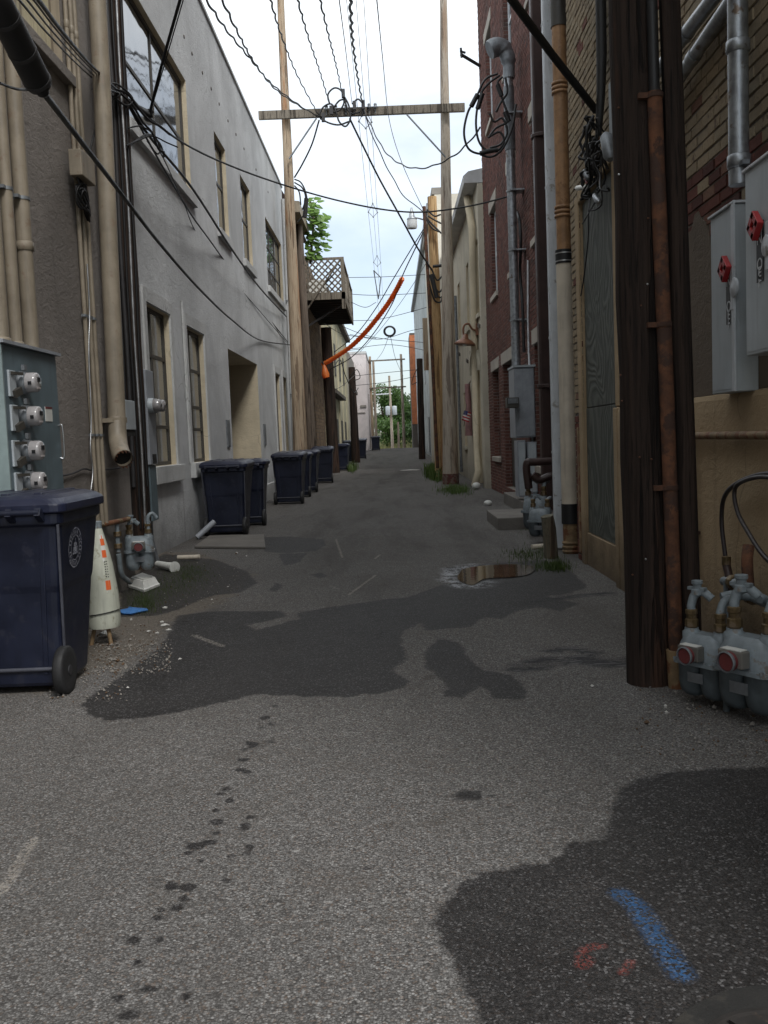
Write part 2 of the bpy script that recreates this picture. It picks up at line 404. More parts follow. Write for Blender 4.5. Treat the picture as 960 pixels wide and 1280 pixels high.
nz = t.nodes.new('ShaderNodeTexNoise'); nz.inputs['Scale'].default_value = 2.1; nz.inputs['Detail'].default_value = 7; nz.inputs['Roughness'].default_value = .55
L(mp.outputs[0], nz.inputs['Vector'])
mr = t.nodes.new('ShaderNodeMapRange'); mr.interpolation_type = 'SMOOTHSTEP'
for i, v in ((1,.46), (2,.92), (3,.24), (4,1.)): mr.inputs[i].default_value = v
sep = t.nodes.new('ShaderNodeSeparateXYZ'); L(tc.outputs['Generated'], sep.inputs[0])
ma = t.nodes.new('ShaderNodeMath'); ma.operation = 'MULTIPLY_ADD'; L(nz.outputs[0], ma.inputs[0]); ma.inputs[1].default_value = .75; L(sep.outputs[2], ma.inputs[2]); L(ma.outputs[0], mr.inputs[0])
mx = t.nodes.new('ShaderNodeMixShader'); L(mr.outputs[0], mx.inputs[0]); L(bg1.outputs[0], mx.inputs[1]); L(bg2.outputs[0], mx.inputs[2])
wo = t.nodes.new('ShaderNodeOutputWorld'); L(mx.outputs[0], wo.inputs[0])
sl = bpy.data.lights.new('sun', 'SUN'); sl.energy = 1.5; sl.angle = R(18); sl.color = (1,.975,.94)
so = bpy.data.objects.new('sun', sl); COL.objects.link(so)
sd = V((math.sin(R(SUN_AZ))*math.cos(R(SUN_EL)), math.cos(R(SUN_AZ))*math.cos(R(SUN_EL)), math.sin(R(SUN_EL))))
so.rotation_euler = sd.to_track_quat('Z', 'Y').to_euler(); so.location = sd*60
SC.view_settings.view_transform = 'Standard'; SC.view_settings.look = 'None'
SC.view_settings.exposure = 0.75; SC.view_settings.gamma = 1
try: SC.cycles.use_denoising = True
except Exception: pass
SC.cycles.max_bounces = 8
# ------------------------------------------------------------------ ground: one fine sheet for the alley, one wide sheet to the horizon
def gp(pts): return np.array([tuple(at(x, y, Z=0))[:2] for x, y in pts])
def sd_poly(X, Y, poly):
    """signed distance, positive inside"""
    d = np.full(X.shape, 1e9); inside = np.zeros(X.shape, bool); n = len(poly)
    for i in range(n):
        ax, ay = poly[i]; bx, by = poly[(i+1) % n]
        ex, ey = bx-ax, by-ay; L2 = ex*ex+ey*ey+1e-12
        t = np.clip(((X-ax)*ex+(Y-ay)*ey)/L2, 0, 1)
        d = np.minimum(d, (X-ax-t*ex)**2+(Y-ay-t*ey)**2)
        c = ((ay > Y) != (by > Y)) & (X < (bx-ax)*(Y-ay)/(by-ay+1e-12)+ax)
        inside ^= c
    d = np.sqrt(d); return np.where(inside, d, -d)
def sd_path(X, Y, pts, r):
    d = np.full(X.shape, 1e9)
    for (ax, ay), (bx, by) in zip(pts[:-1], pts[1:]):
        ex, ey = bx-ax, by-ay; L2 = ex*ex+ey*ey+1e-12
        t = np.clip(((X-ax)*ex+(Y-ay)*ey)/L2, 0, 1)
        d = np.minimum(d, (X-ax-t*ex)**2+(Y-ay-t*ey)**2)
    return r-np.sqrt(d)
WET = [
 [(435,875),(350,872),(320,870),(280,880),(235,890),(175,900),(140,903),(110,895),(100,882),(115,870),(145,850),(165,835),(200,810),(215,785),(220,770),(260,765),(320,765),(350,765),(360,772),(310,783),(320,789),(375,775),(370,768),(415,760),(480,751),(510,748),(555,731),(590,727),(625,730),(670,735),(690,748),(725,755),(700,765),(675,760),(645,765),(630,775),(605,773),(590,785),(555,788),(530,790),(525,781),(505,790),(502,805),(510,825),(490,840),(515,855),(495,865),(480,868)],
 [(545,800),(575,805),(587,825),(605,840),(640,845),(660,867),(655,877),(620,875),(600,860),(580,875),(555,872),(555,855),(530,835),(530,820)],
 [(325,672),(360,671),(405,675),(408,682),(395,690),(360,692),(330,690)], [(348,693),(385,692),(375,704),(355,708)],
 [(388,720),(400,717),(412,721),(400,724)], [(336,738),(345,729),(354,733),(346,742)],
 [(205,692),(270,700),(310,715),(322,730),(300,742),(265,745),(230,760),(200,770),(150,772),(150,735),(185,705)],
 [(1100,958),(960,960),(900,962),(850,965),(800,972),(775,990),(760,1010),(762,1035),(745,1050),(705,1058),(700,1072),(670,1083),(605,1095),(575,1110),(555,1130),(545,1155),(550,1185),(565,1205),(575,1230),(590,1265),(605,1300),(980,1330),(1150,1150)],
 [(570,995),(580,990),(602,992),(604,1000),(590,1006),(572,1003)], [(608,998),(614,996),(621,998),(614,1000)], [(588,987),(594,983),(600,985),(594,989)],
 [(555,710),(610,705),(680,700),(715,715),(735,735),(700,745),(640,740),(590,742),(560,725)],
]
DRIP = [(300,965,9,3),(308,968,8,3),(282,989,7,3),(275,996,5,2),(285,1004,6,3),(271,1016,6,3),(271,1031,7,4),(270,1045,6,3),(262,1057,12,4),(247,1062,12,5),(236,1070,8,3),(250,1080,7,3),(215,1111,8,5),(235,1113,10,5),(231,1128,8,4),(221,1139,7,4),(201,1142,8,5),(196,1152,10,4),(167,1180,8,5),(198,1180,7,4),(172,1207,7,6),(186,1241,9,4),(150,1254,7,6),(234,1250,9,7),(163,1274,18,7),(312,1025,5,2),(307,1037,7,6),(315,1051,5,3),(312,1064,7,5),(310,1071,6,3),(345,885,5,2),(330,900,7,3),(327,912,6,2),(315,933,9,4),(306,940,6,2),(305,952,8,3),(340,930,5,2),(458,1090,8,3),(60,1247,5,3),(282,1104,6,3),(290,1075,5,2),(338,908,5,2)]
for x, y, a, b in DRIP:
    WET.append([(x+1.0*a*math.cos(k*.7)*random.uniform(.75,1.2), y+1.0*b*math.sin(k*.7)*random.uniform(.75,1.2)) for k in range(9)])
NDRIP = len(DRIP); WETP = [gp(p) for p in WET]
PUD = gp([(578,712),(600,708),(640,706),(668,709),(662,718),(640,722),(606,724),(590,732),(572,724)])
ys = list(np.arange(-2, 1.6, .2))+list(np.arange(1.6, 4.2, .016))+list(np.arange(4.2, 8, .04))+list(np.arange(8, 16, .08))+list(np.arange(16, 40, .3))+list(np.arange(40, 92.1, 1.))
xs = list(np.arange(-5.2, -3.4, .3))+list(np.arange(-3.4, -1.3, .04))+list(np.arange(-1.3, .6, .018))+list(np.arange(.6, 3.0, .04))+list(np.arange(3.0, 5, .4))
GX, GY = np.meshgrid(np.array(xs), np.array(ys))
wet = np.full(GX.shape, -9.)
for ip, p in enumerate(WETP):
    lo, hi = p.min(0)-.6, p.max(0)+.6
    m = (GX > lo[0]) & (GX < hi[0]) & (GY > lo[1]) & (GY < hi[1])
    if m.any(): wet[m] = np.maximum(wet[m], sd_poly(GX[m], GY[m], p)*(2.6 if ip >= len(WETP)-NDRIP else 1.)+(.006 if ip >= len(WETP)-NDRIP else 0))
wet = np.clip(wet, -.5, .5)
def path(px, r): return np.clip(sd_path(GX, GY, [tuple(q) for q in gp(px)], r), -.5, .5)
blue = path([(775,1120),(795,1135),(815,1165),(840,1205),(852,1222)], .024)
red = np.maximum(path([(728,1212),(726,1196),(735,1188),(752,1186)], .012), np.maximum(path([(778,1220),(790,1205)], .010), path([(728,1210),(733,1204)], .02)))
chalk = path([(242,795),(260,802),(278,809)], .022)
for pp, r_ in (([(420,675),(428,698)], .011), ([(468,700),(476,694)], .011), ([(410,733),(426,738)], .011), ([(436,745),(470,720)], .011), ([(0,1120),(22,1085),(42,1052)], .02)):
    chalk = np.maximum(chalk, path(pp, r_))
scuff = np.maximum(np.maximum(path([(655,836),(690,828),(725,826),(760,830),(780,828)], .14), path([(685,815),(715,812),(740,818)], .09)), path([(655,755),(700,748),(760,742)], .10))
pud = np.clip(sd_poly(GX, GY, PUD), -.6, .5)
grav = np.clip(sd_poly(GX, GY, gp([(60,870),(105,845),(130,835),(150,838),(200,805),(215,780),(260,765),(300,742),(322,720),(250,690),(190,690),(60,690),(-80,760),(-80,860)])), -.6, .6)
GZ = np.vectorize(gz)(GY)+.012*np.exp(-((GX+.3)/1.6)**2)-.02*np.clip(pud+.25, 0, .35)/.35*.6
ny, nx = GX.shape
verts = np.stack([GX, GY, GZ], -1).reshape(-1, 3)
idx = np.arange(ny*nx).reshape(ny, nx)
fcs = np.stack([idx[:-1,:-1], idx[:-1,1:], idx[1:,1:], idx[1:,:-1]], -1).reshape(-1, 4)
def asphalt():
    m, n = newmat('asphalt'); c = n.pos()
    A = {k: n.attr(k) for k in ('wet', 'bluepaint', 'redpaint', 'chalk', 'scuff', 'puddle', 'gravel')}
    big = n.noise(c, .45, 6, .6, .5); mid = n.noise(c, 2.3, 6, .65); edge = n.noise(c, 6.5, 6, .7); fine = n.noise(c, 60, 3, .7)
    v = n.n('ShaderNodeTexVoronoi', inp={'Vector': c, 'Scale': 135.}); v2 = n.n('ShaderNodeTexVoronoi', inp={'Vector': c, 'Scale': 240.})
    st = n.n('ShaderNodeSeparateColor', inp={0: v.outputs['Color']}).outputs; st2 = n.n('ShaderNodeSeparateColor', inp={0: v2.outputs['Color']}).outputs
    stone = n.ramp(st[0], [(0,(.052,.050,.048)),(.3,(.102,.098,.094)),(.6,(.170,.164,.158)),(.84,(.245,.238,.230)),(1,(.35,.34,.33))])
    stone = n.mix(n.math('MULTIPLY', n.ss(st[1], .75, .95), .5), stone, (.19,.135,.10))
    small = n.ramp(st2[0], [(0,(.05,.048,.046)),(.6,(.14,.135,.129)),(1,(.30,.29,.28))])
    k = n.mix(n.ss(n.noise(c, 35, 3), .48, .66), stone, small)
    k = n.mix(n.math('MULTIPLY', n.ss(v.outputs['Distance'], .35, .75), .55), k, (.035,.032,.030))
    k = n.mix(n.ss(big, .36, .66), n.mix(.22, k, (.06,.054,.048)), k)
    k = n.mix(n.math('MULTIPLY', n.ss(mid, .5, .75), .35), k, (.085,.072,.060))
    # asphalt colour darkened up the alley, painting in the falloff of daylight
    sep = n.n('ShaderNodeSeparateXYZ', inp={0: c}).outputs
    k = n.mix(n.math('MULTIPLY', n.ss(n.math('ADD', sep[1], n.math('MULTIPLY', big, 3.)), 4.5, 9.5), .18), k, (.055,.048,.042))
    lane = n.noise(n.pos((1,.16,1)), 1.4, 6, .65, .4)
    k = n.mix(n.math('MULTIPLY', n.ss(lane, .46, .66), n.lin(sep[1], 4., 12., .12, .5)), k, (.045,.040,.036))
    k = n.mix(n.math('MULTIPLY', n.ss(n.noise(n.pos((1,.3,1)), 3.3, 6, .7), .58, .72), n.lin(sep[1], 3., 14., .0, .45)), k, (.16,.145,.125))
    # long cracks and old seams
    warp = n.n('ShaderNodeVectorMath', operation='ADD', inp={0: n.pos((1,.55,1)), 1: n.n('ShaderNodeVectorMath', operation='SCALE', inp={0: n.n('ShaderNodeTexNoise', inp={'Vector': c, 'Scale': 2.6, 'Detail': 5}).outputs[1], 3: .5}).outputs[0]}).outputs[0]
    cr = n.n('ShaderNodeTexVoronoi', feature='DISTANCE_TO_EDGE', inp={'Vector': warp, 'Scale': .55}).outputs[0]
    crm = n.math('MULTIPLY', n.ss(cr, .010, .003), n.ss(mid, .55, .68))
    k = n.mix(n.math('MULTIPLY', crm, .35), k, (.022,.020,.018))
    # dirt and fines by the left wall
    gm = n.ss(n.math('ADD', A['gravel'], n.math('MULTIPLY', n.math('SUBTRACT', edge, .5), .5)), -.05, .12)
    dirt = n.mix(n.ss(fine, .35, .65), (.075,.060,.046), (.17,.145,.115))
    k = n.mix(n.math('MULTIPLY', gm, .65), k, dirt)
    sc = n.ss(n.math('ADD', A['scuff'], n.math('MULTIPLY', n.math('SUBTRACT', edge, .5), .22)), -.03, .08)
    wv = n.ss(n.noise(n.pos((.7,2.6,1)), 3.2, 5, .6, 1.6), .36, .66)
    k = n.mix(n.math('MULTIPLY', sc, n.lin(wv, .2, .8, .35, .95)), k, (.022,.022,.026))
    k = n.mix(n.math('MULTIPLY', n.math('MULTIPLY', sc, n.ss(wv, .80, .98)), .4), k, (.22,.215,.21))
    # water: outlines from a signed distance, roughened by noise
    wt = n.ss(n.math('ADD', A['wet'], n.math('ADD', n.math('MULTIPLY', n.math('SUBTRACT', edge, .5), .13), n.math('MULTIPLY', n.math('SUBTRACT', n.noise(c, 22, 4, .7), .5), .07))), -.012, .022)
    wt = n.math('MULTIPLY', wt, n.lin(mid, .3, .7, .86, 1.))
    k = n.mix(wt, k, n.mix(1., k, (.155,.147,.150), 'MULTIPLY'))
    k = n.mix(n.math('MULTIPLY', n.math('MULTIPLY', wt, n.ss(st[2], .90, .97)), .55), k, (.17,.165,.165))  # pale specks paint glints onto the wet stones
    # pale crust rim with the puddle's shine painted into its colour
    rim = n.math('MULTIPLY', n.ss(A['puddle'], -.30, -.12), n.ss(A['puddle'], .02, -.05))
    rim = n.math('MULTIPLY', rim, n.ss(n.math('ADD', n.math('MULTIPLY', edge, .6), n.math('MULTIPLY', fine, .4)), .47, .56))
    rim = n.math('MULTIPLY', rim, n.ss(sep[0], 1.15, .75))
    k = n.mix(n.math('MULTIPLY', rim, .8), k, (.40,.41,.43))
    # sprayed utility marks, worn on the stones
    spray = n.ss(n.math('ADD', n.math('MULTIPLY', fine, .6), n.math('MULTIPLY', st[2], .4)), .36, .56)
    k = n.mix(n.math('MULTIPLY', n.ss(A['bluepaint'], -.03, .02), n.math('MULTIPLY', spray, .58)), k, (.03,.13,.32))
    k = n.mix(n.math('MULTIPLY', n.math('MULTIPLY', n.ss(A['redpaint'], -.012, .006), spray), .32), k, (.32,.06,.045))
    k = n.mix(n.math('MULTIPLY', n.math('MULTIPLY', n.ss(A['chalk'], -.012, .006), spray), .45), k, (.40,.36,.31))
    rough = n.lin(wt, 0, 1, .93, .66)
    hgt = n.math('ADD', n.math('MULTIPLY', v.outputs['Distance'], -.9), n.math('ADD', n.math('MULTIPLY', fine, .5), n.math('MULTIPLY', crm, -2.)))
    n.out(k, rough, 0, n.bump(hgt, .55, .006, n.bump(mid, .35, .05)), **{'Specular IOR Level': n.lin(wt, 0, 1, .22, .26)})
    return m
M['asphalt'] = asphalt()
me = bpy.data.meshes.new('alley_pavement'); me.from_pydata(verts.tolist(), [], fcs.tolist())
for nm, arr in (('wet', wet), ('bluepaint', blue), ('redpaint', red), ('chalk', chalk), ('scuff', scuff), ('puddle', pud), ('gravel', grav)):
    a = me.attributes.new(nm, 'FLOAT', 'POINT'); a.data.foreach_set('value', arr.reshape(-1).astype(np.float32))
me.materials.append(M['asphalt']); me.polygons.foreach_set('use_smooth', [True]*len(me.polygons)); me.update()
pav = bpy.data.objects.new('alley_pavement', me); COL.objects.link(pav); tag(pav, 'cracked grey asphalt of the alley with wet patches', None, None, 'structure')
def soil():
    m, n = newmat('soil_and_turf'); c = n.pos(); a = n.noise(c, .25, 6); b = n.noise(c, 3, 6)
    k = n.mix(n.ss(a, .35, .65), (.10,.095,.05), (.06,.085,.03)); k = n.mix(n.ss(b, .5, .7), k, (.15,.13,.08))
    n.out(k, .95, 0, n.bump(b, .5, .05)); return m
M['soil'] = soil()
b = MB()
yy = [-120,-2,30,85,92,100,108,118,130,150,700]; xx = [-500,-40,-12,-6,6,12,40,500]
zz = lambda y: gz(y)-.03 if y < 108 else {108:-.3, 118:.9, 130:2.0, 150:2.6}.get(y, 2.8)
b.add([(x, y, zz(y)) for y in yy for x in xx], [(j*len(xx)+i, j*len(xx)+i+1, (j+1)*len(xx)+i+1, (j+1)*len(xx)+i) for j in range(len(yy)-1) for i in range(len(xx)-1)], True)
b.build('ground', M['soil'], label='turf and bare soil of the bank beyond the alley', kind='structure')
b = MB(); b.quad((-60,92.2,gz(92.2)-.012),(60,92.2,gz(92.2)-.012),(60,104,gz(104)+.02),(-60,104,gz(104)+.02))
b.build('road', M['concrete'], label='pale street crossing the far end of the alley', kind='structure')
# puddle
def watermat():
    m, n = newmat('muddy_water'); c = n.pos()
    k = n.mix(n.ss(n.noise(c, 4, 4), .35, .65), (.045,.030,.018), (.085,.055,.030))
    n.out(k, .03, 0, n.bump(n.noise(c, 9, 2), .03, .02), IOR=1.33, **{'Specular IOR Level': .6}); return m
M['water'] = watermat()
b = MB(); pp = crom([(*q, .006) for q in PUD]+[(*PUD[0], .006)], 5)[:-1]
b.add(pp, [list(range(len(pp)))]); b.build('puddle', M['water'], label='brown rain puddle with a pale crusted rim and painted shine', kind='structure')
# concrete slab and manhole
b = MB(); q = [at(*p, Z=0) for p in ((243,686),(332,687),(330,671),(262,672))]
b.prism([V((p.x, p.y, .004)) for p in q], (0,0,.035)); b.build('paving_slab', M['concrete'], label='flat pale concrete slab on the asphalt before the wheelie bins', cat='slab', bevel=.008)
mc = thing('manhole_cover', 'round dark iron cover in its concrete collar, set in wet asphalt', 'manhole', (.86,1.98,.012))
b = MB(); b.rev([(.225,0),(.225,.008),(.21,.011),(.20,.008),(.0,.008)], (.86,1.98,.012), n=40, smooth=False)
for k in range(6):
    a = k*math.pi/3
    b.obox((.86+.11*math.cos(a), 1.98+.13*math.sin(a), .026), (.07*math.cos(a), .07*math.sin(a), 0), (-.012*math.sin(a), .012*math.cos(a), 0), (0,0,.004))
b.rev([(.06,0),(.06,.006),(0,.006)], (.86,1.98,.024), n=20, smooth=False)
b.build('lid', paint('manhole_iron', (.022,.019,.017), .8, .2, var=.4, scale=14, wear=(.09,.06,.04), wear_amt=.3), mc)
M['wetconcrete'] = paint('damp_concrete', (.017,.016,.0145), .92, 0, var=.45, scale=7, bump=.6, bscale=70, streak=0, wear=(.028,.025,.021), wear_amt=.3)
b = MB(); ring = [V((.90+.36*math.cos(a)*(1+.07*math.sin(4*a+.6)), 1.98+.31*math.sin(a)*(1+.05*math.sin(5*a)), .010)) for a in np.linspace(0, 2*math.pi, 37)[:-1]]
b.prism(ring, (0,0,.006)); b.build('collar', M['wetconcrete'], mc)

# ------------------------------------------------------------------ walls
def wall(b, X, s, y0, y1, z0, z1, ops=(), depth=.2, mi=0, rev=1):
    """sheet facing s*X with openings (ya, yb, za, zb) and their reveals, depth metres deep (material slot rev)"""
    ya = sorted({y0, y1, *[v for o in ops for v in o[:2] if y0 < v < y1]}); za = sorted({z0, z1, *[v for o in ops for v in o[2:4] if z0 < v < z1]})
    b.cur = mi
    for i in range(len(ya)-1):
        for j in range(len(za)-1):
            cy, cz = (ya[i]+ya[i+1])/2, (za[j]+za[j+1])/2
            if any(o[0] < cy < o[1] and o[2] < cz < o[3] for o in ops): continue
            p = [(X,ya[i],za[j]),(X,ya[i+1],za[j]),(X,ya[i+1],za[j+1]),(X,ya[i],za[j+1])]
            b.quad(*(p if s > 0 else p[::-1]))
    b.cur = rev
    for o in ops:
        a, c, e, f = o[:4]; d = o[4] if len(o) > 4 else depth; x2 = X-s*d
        b.quad((X,a,e),(x2,a,e),(x2,a,f),(X,a,f)); b.quad((X,c,e),(X,c,f),(x2,c,f),(x2,c,e))
        b.quad((X,a,f),(x2,a,f),(x2,c,f),(X,c,f)); b.quad((X,a,e),(X,c,e),(x2,c,e),(x2,a,e))
    b.cur = mi
def shell(b, X, s, y0, y1, z0, z1, far):
    """the rest of the building: two ends, roof and back"""
    b.quad((X,y0,z0),(X,y0,z1),(far,y0,z1),(far,y0,z0)); b.quad((X,y1,z0),(far,y1,z0),(far,y1,z1),(X,y1,z1))
    b.quad((X,y0,z1),(X,y1,z1),(far,y1,z1),(far,y0,z1)); b.quad((far,y0,z0),(far,y0,z1),(far,y1,z1),(far,y1,z0))
def bricks(b, X, s, y0, y1, z0, z1, ops=(), bl=.205, bh=.067, gap=.011, proud=.009, slot=lambda y, z: 0, skip=lambda y, z: False):
    row = 0; z = z0
    while z < z1-.02:
        y = y0-(bl/2 if row % 2 else 0); zt = min(z+bh, z1)
        while y < y1:
            a, c = max(y, y0), min(y+bl, y1); y += bl+gap
            segs = [(a, c)]
            for o in ops:
                if zt > o[2]+.005 and z < o[3]-.005:
                    segs = [g for A, B in segs for g in ((A, min(B, o[0])), (max(A, o[1]), B)) if g[1]-g[0] > .02]
            for a2, c2 in segs:
                if c2-a2 < .03 or skip((a2+c2)/2, z): continue
                j = lambda: random.uniform(-.0035, .0035)
                p = proud*random.uniform(.55, 1.25); e = .0035
                A, C, Z0, Z1 = a2+j(), c2+j(), z+j(), zt+j(); x1 = X+s*p
                vs = [(X,A,Z0),(X,C,Z0),(X,C,Z1),(X,A,Z1),(x1,A+e,Z0+e),(x1+s*j()*.5,C-e,Z0+e),(x1,C-e,Z1-e),(x1+s*j()*.5,A+e,Z1-e)]
                fs = [(4,5,6,7),(0,1,5,4),(1,2,6,5),(2,3,7,6),(3,0,4,7)]
                b.cur = slot((a2+c2)/2, z)
                b.add(vs, fs if s > 0 else [f[::-1] for f in fs])
        z += bh+gap; row += 1
    b.cur = 0
def window(root, X, s, o, depth=.16, my=(), mz=(), fr='frame_dark', gl='glass', fw=.055, label=None, blind=None):
    """window filling opening o: frame with mullions at fractions my / transoms at fractions mz; the pane is its sub-part"""
    a, c, e, f = o[:4]; x = X-s*depth; b = MB(); t = .05
    bx = lambda ya, yb, za, zb, tt=t: b.box(x-s*tt/2, x+s*tt/2, ya, yb, za, zb)
    bx(a, c, e, e+fw); bx(a, c, f-fw, f); bx(a, a+fw, e+fw, f-fw); bx(c-fw, c, e+fw, f-fw)
    for k in my: m = a+(c-a)*k; bx(m-fw*.4, m+fw*.4, e+fw, f-fw, t*.9)
    for k in mz: m = e+(f-e)*k; bx(a+fw, c-fw, m-fw*.45, m+fw*.45, t*.8)
    w_ = b.build('window', M[fr], root, label=label)
    b = MB(); b.box(x-s*.006, x+s*.004, a+fw*.5, c-fw*.5, e+fw*.5, f-fw*.5); b.build('pane', M[gl], w_)
    if blind:
        b = MB(); k = int((c-a)/.09)
        for i in range(k):
            yk = a+fw+(c-a-2*fw)*(i+.5)/k; b.box(x+s*.010, x+s*.022, yk-.04, yk+.04, e+fw, f-fw)
        b.build('blind', M[blind], w_)
    return w_
def slab(root, name, x0, x1, y0, y1, z0, z1, mat, bevel=.006, **kw):
    b = MB(); b.box(x0, x1, y0, y1, z0, z1); return b.build(name, M[mat], root, bevel=bevel, **kw)

# --- brown stuccoed building, near left
XB = -2.83
br = thing('stucco_building', 'brown stuccoed building behind the meter cabinet and the big tan downspout', 'building', (XB-2, 4, 0))
ob = (7.15, 8.62, 4.86, 7.0)
b = MB(); wall(b, XB, 1, -6, 9.95, -.1, 11.4, [ob], .14); shell(b, XB, 1, -6, 9.95, -.1, 11.4, -9)  # unseen near stretch and height shaped to block sky light
b.build('wall', [M['stucco_brown'], M['tan_dark']], br)
window(br, XB, 1, ob, .10, (.5,), (), 'tan_dark', 'glass_low', blind='blind')
slab(br, 'sill', XB-.05, XB+.07, 7.0, 8.75, 4.76, 4.86, 'stucco_brown')

# --- long grey stuccoed building, left
XG = -3.25
gb = thing('stucco_building', 'long two-storey grey stuccoed building with cream window reveals and a deep doorway', 'building', (XG-2.5, 21, 0))
UPW = [(12.35,16.15,5.70,7.60), (18.62,19.86,5.70,7.58), (21.75,23.2,5.70,7.62), (26.0,29.7,5.78,7.66)]
LOW = [(12.62,13.95,1.20,3.41), (15.08,16.45,1.19,3.39), (26.45,27.5,1.2,3.44), (28.35,29.2,1.2,3.44)]
DOOR = (18.95,23.05,-.02,3.40,1.7)
b = MB(); wall(b, XG, 1, 9.952, 30.6, -.1, 9.62, UPW+LOW+[DOOR], .15); shell(b, XG, 1, 9.952, 30.6, -.1, 9.62, -9.2)
b.build('wall', [M['stucco_grey'], M['cream']], gb)
b = MB(); b.box(XG-.32, XG+.035, 9.96, 30.62, 9.622, 9.70); b.build('coping', M['stucco_trim'], gb, bevel=.01)
for i, o in enumerate(UPW):
    window(gb, XG, 1, o, .105, ((.47,) if i == 0 else (.36,.68) if i == 3 else ()), ((.46,) if i == 0 else (.55,) if i < 3 else (.33,.66)))
    slab(gb, 'sill', XG-.03, XG+.075, o[0]-.14, o[1]+.14, o[2]-.17, o[2]-.002, 'stucco_trim')
for i, o in enumerate(LOW):
    window(gb, XG, 1, o, .10, ((.42,) if i < 2 else ()), (.25,.42,.70) if i < 2 else (.3,.68), gl='glass_low')
    slab(gb, 'sill', XG-.03, XG+.085, o[0]-.17, o[1]+.17, o[2]-.24, o[2]-.002, 'stucco_trim')
    bb = MB(); bb.box(XG-.01, XG+.028, o[0]-.16, o[0]-.012, o[2], o[3]+.2); bb.box(XG-.01, XG+.028, o[1]+.012, o[1]+.16, o[2], o[3]+.2); bb.box(XG-.01, XG+.030, o[0]-.012, o[1]+.012, o[3]+.012, o[3]+.2)
    bb.build('surround', M['stucco_trim'], gb)
b = MB(); b.box(XG-1.70, XG-1.62, 19.0, 23.0, 0, 3.38)
for k in range(1, 4): b.box(XG-1.622, XG-1.60, 19.0+k-.03, 19.0+k+.03, .05, 3.3)
b.build('door', M['frame_dark'], gb)
for px_, py_ in ((230,46),(240,67),(253,91),(264,111),(274,130),(285,151),(295,168),(305,186),(335,240),(320,212)):
    p = at(px_, py_, X=XG+.004); b = MB(); b.rev([(.035,0),(.03,.012),(.0,.013)], (XG, p.y, p.z), (1,0,0), 8); b.build('anchor_plug', M['darkwall'], gb)
# base plinth
b = MB(); b.box(XG-.02, XG+.045, 23.2, 30.5, -.05, .42); b.build('plinth', M['stucco_trim'], gb, bevel=.01)
for y, z, lb in ((18.45,1.68,'flat dark grey plate on the wall before the deep doorway'), (23.75,1.68,'flat dark grey plate on the wall past the deep doorway')):
    b = MB(); b.box(XG-.002, XG+.025, y-.17, y+.17, z-.27, z+.27); b.box(XG+.025, XG+.032, y-.14, y+.14, z-.24, z+.24); b.build('wall_plate', M['steel_dull'], label=lb, cat='plate', group='plates beside the doorway', bevel=.004)

# --- yellow brick building, near right
XY = 2.09
yb = thing('brick_building', 'near yellow painted brick building with cream plaster base and boarded plywood doorway', 'building', (XY+2, 5, 0))
DY = (8.62,10.12,-.02,3.86)
b = MB(); b.cur = 0; wall(b, XY, -1, .8, 10.6, -.1, 13.6, [DY], .07, 0, 1); b.cur = 0; shell(b, XY, -1, .8, 10.6, -.1, 13.6, 9)  # unseen height and near end shaped to shade the alley
b.build('wall', [M['mortar_dark'], M['plaster_cream']], yb)
def rough_edge(y): return 2.62+.22*math.sin(y*3.1)+.12*math.sin(y*8.3)
def slot(y, z):
    if y < 8.4 and 2.55 < z < 3.02+.12*math.sin(y*2.3): return 1 if random.random() < .85 else 0
    return 1 if random.random() < .03 else 0
b = MB(); bricks(b, XY, -1, 10.43, 10.6, .0, 1.64, slot=lambda y, z: 1); bricks(b, XY, -1, .81, 10.6, 1.66, 9.6, [(DY[0],DY[1],0,DY[3]+.02)], slot=slot, skip=lambda y, z: y < 8.4 and z < rough_edge(y)-.07, proud=.010)
b.build('brickwork', [M['brick_yellow'], M['brick_redband']], yb)
# rough render patch above the plaster base
b = MB(); N = 110
ysr = [.81+(8.45-.81)*i/N for i in range(N+1)]
for i in range(N):
    a, c = ysr[i], ysr[i+1]; za, zc = rough_edge(a)+.03*math.sin(a*31), rough_edge(c)+.03*math.sin(c*31)
    b.quad((XY-.012,a,1.66),(XY-.012,a,za),(XY-.012,c,zc),(XY-.012,c,1.66))
    b.quad((XY-.012,a,za),(XY,a,za),(XY,c,zc),(XY-.012,c,zc))
b.build('render_patch', M['plaster_rough'], yb)
# cream plaster base course, 5 cm proud, rounded top
b = MB(); prof = [(0,-.08),(.05,-.08),(.052,1.55),(.047,1.62),(.034,1.65),(0,1.66)]
for y0_, y1_ in ((.8,8.44),):
    b.loft([[V((XY-p[0], y, p[1])) for p in prof] for y in np.linspace(y0_, y1_, 40)], False)
b.build('plaster_base', M['plaster_cream'], yb)
b = MB(); b.box(XY-.03, XY+.06, 8.46, 8.60, 1.67, 3.95); b.box(XY-.055, XY+.06, 8.46, 8.60, -.05, 1.66); b.box(XY-.025, XY+.06, 10.125, 10.30, -.05, 3.95); b.box(XY-.028, XY+.06, 8.605, 10.12, 3.865, 3.99)
b.build('door_surround', M['plaster_cream'], yb, bevel=.012)
b = MB(); b.box(XY+.02, XY+.05, 8.605, 10.115, .36, 1.70); b.box(XY+.018, XY+.05, 8.605, 9.98, 1.708, 3.85); b.box(XY+.025, XY+.05, 9.984, 10.115, 1.708, 3.85)
b.build('door_board', M['plywood'], yb, bevel=.003)
slab(yb, 'threshold_board', XY+.0, XY+.05, 8.605, 10.115, -.03, .352, 'plaster_cream')
slab(yb, 'timber_jamb', XY-.03, XY+.03, 10.32, 10.42, .1, 1.5, 'rust_tan')

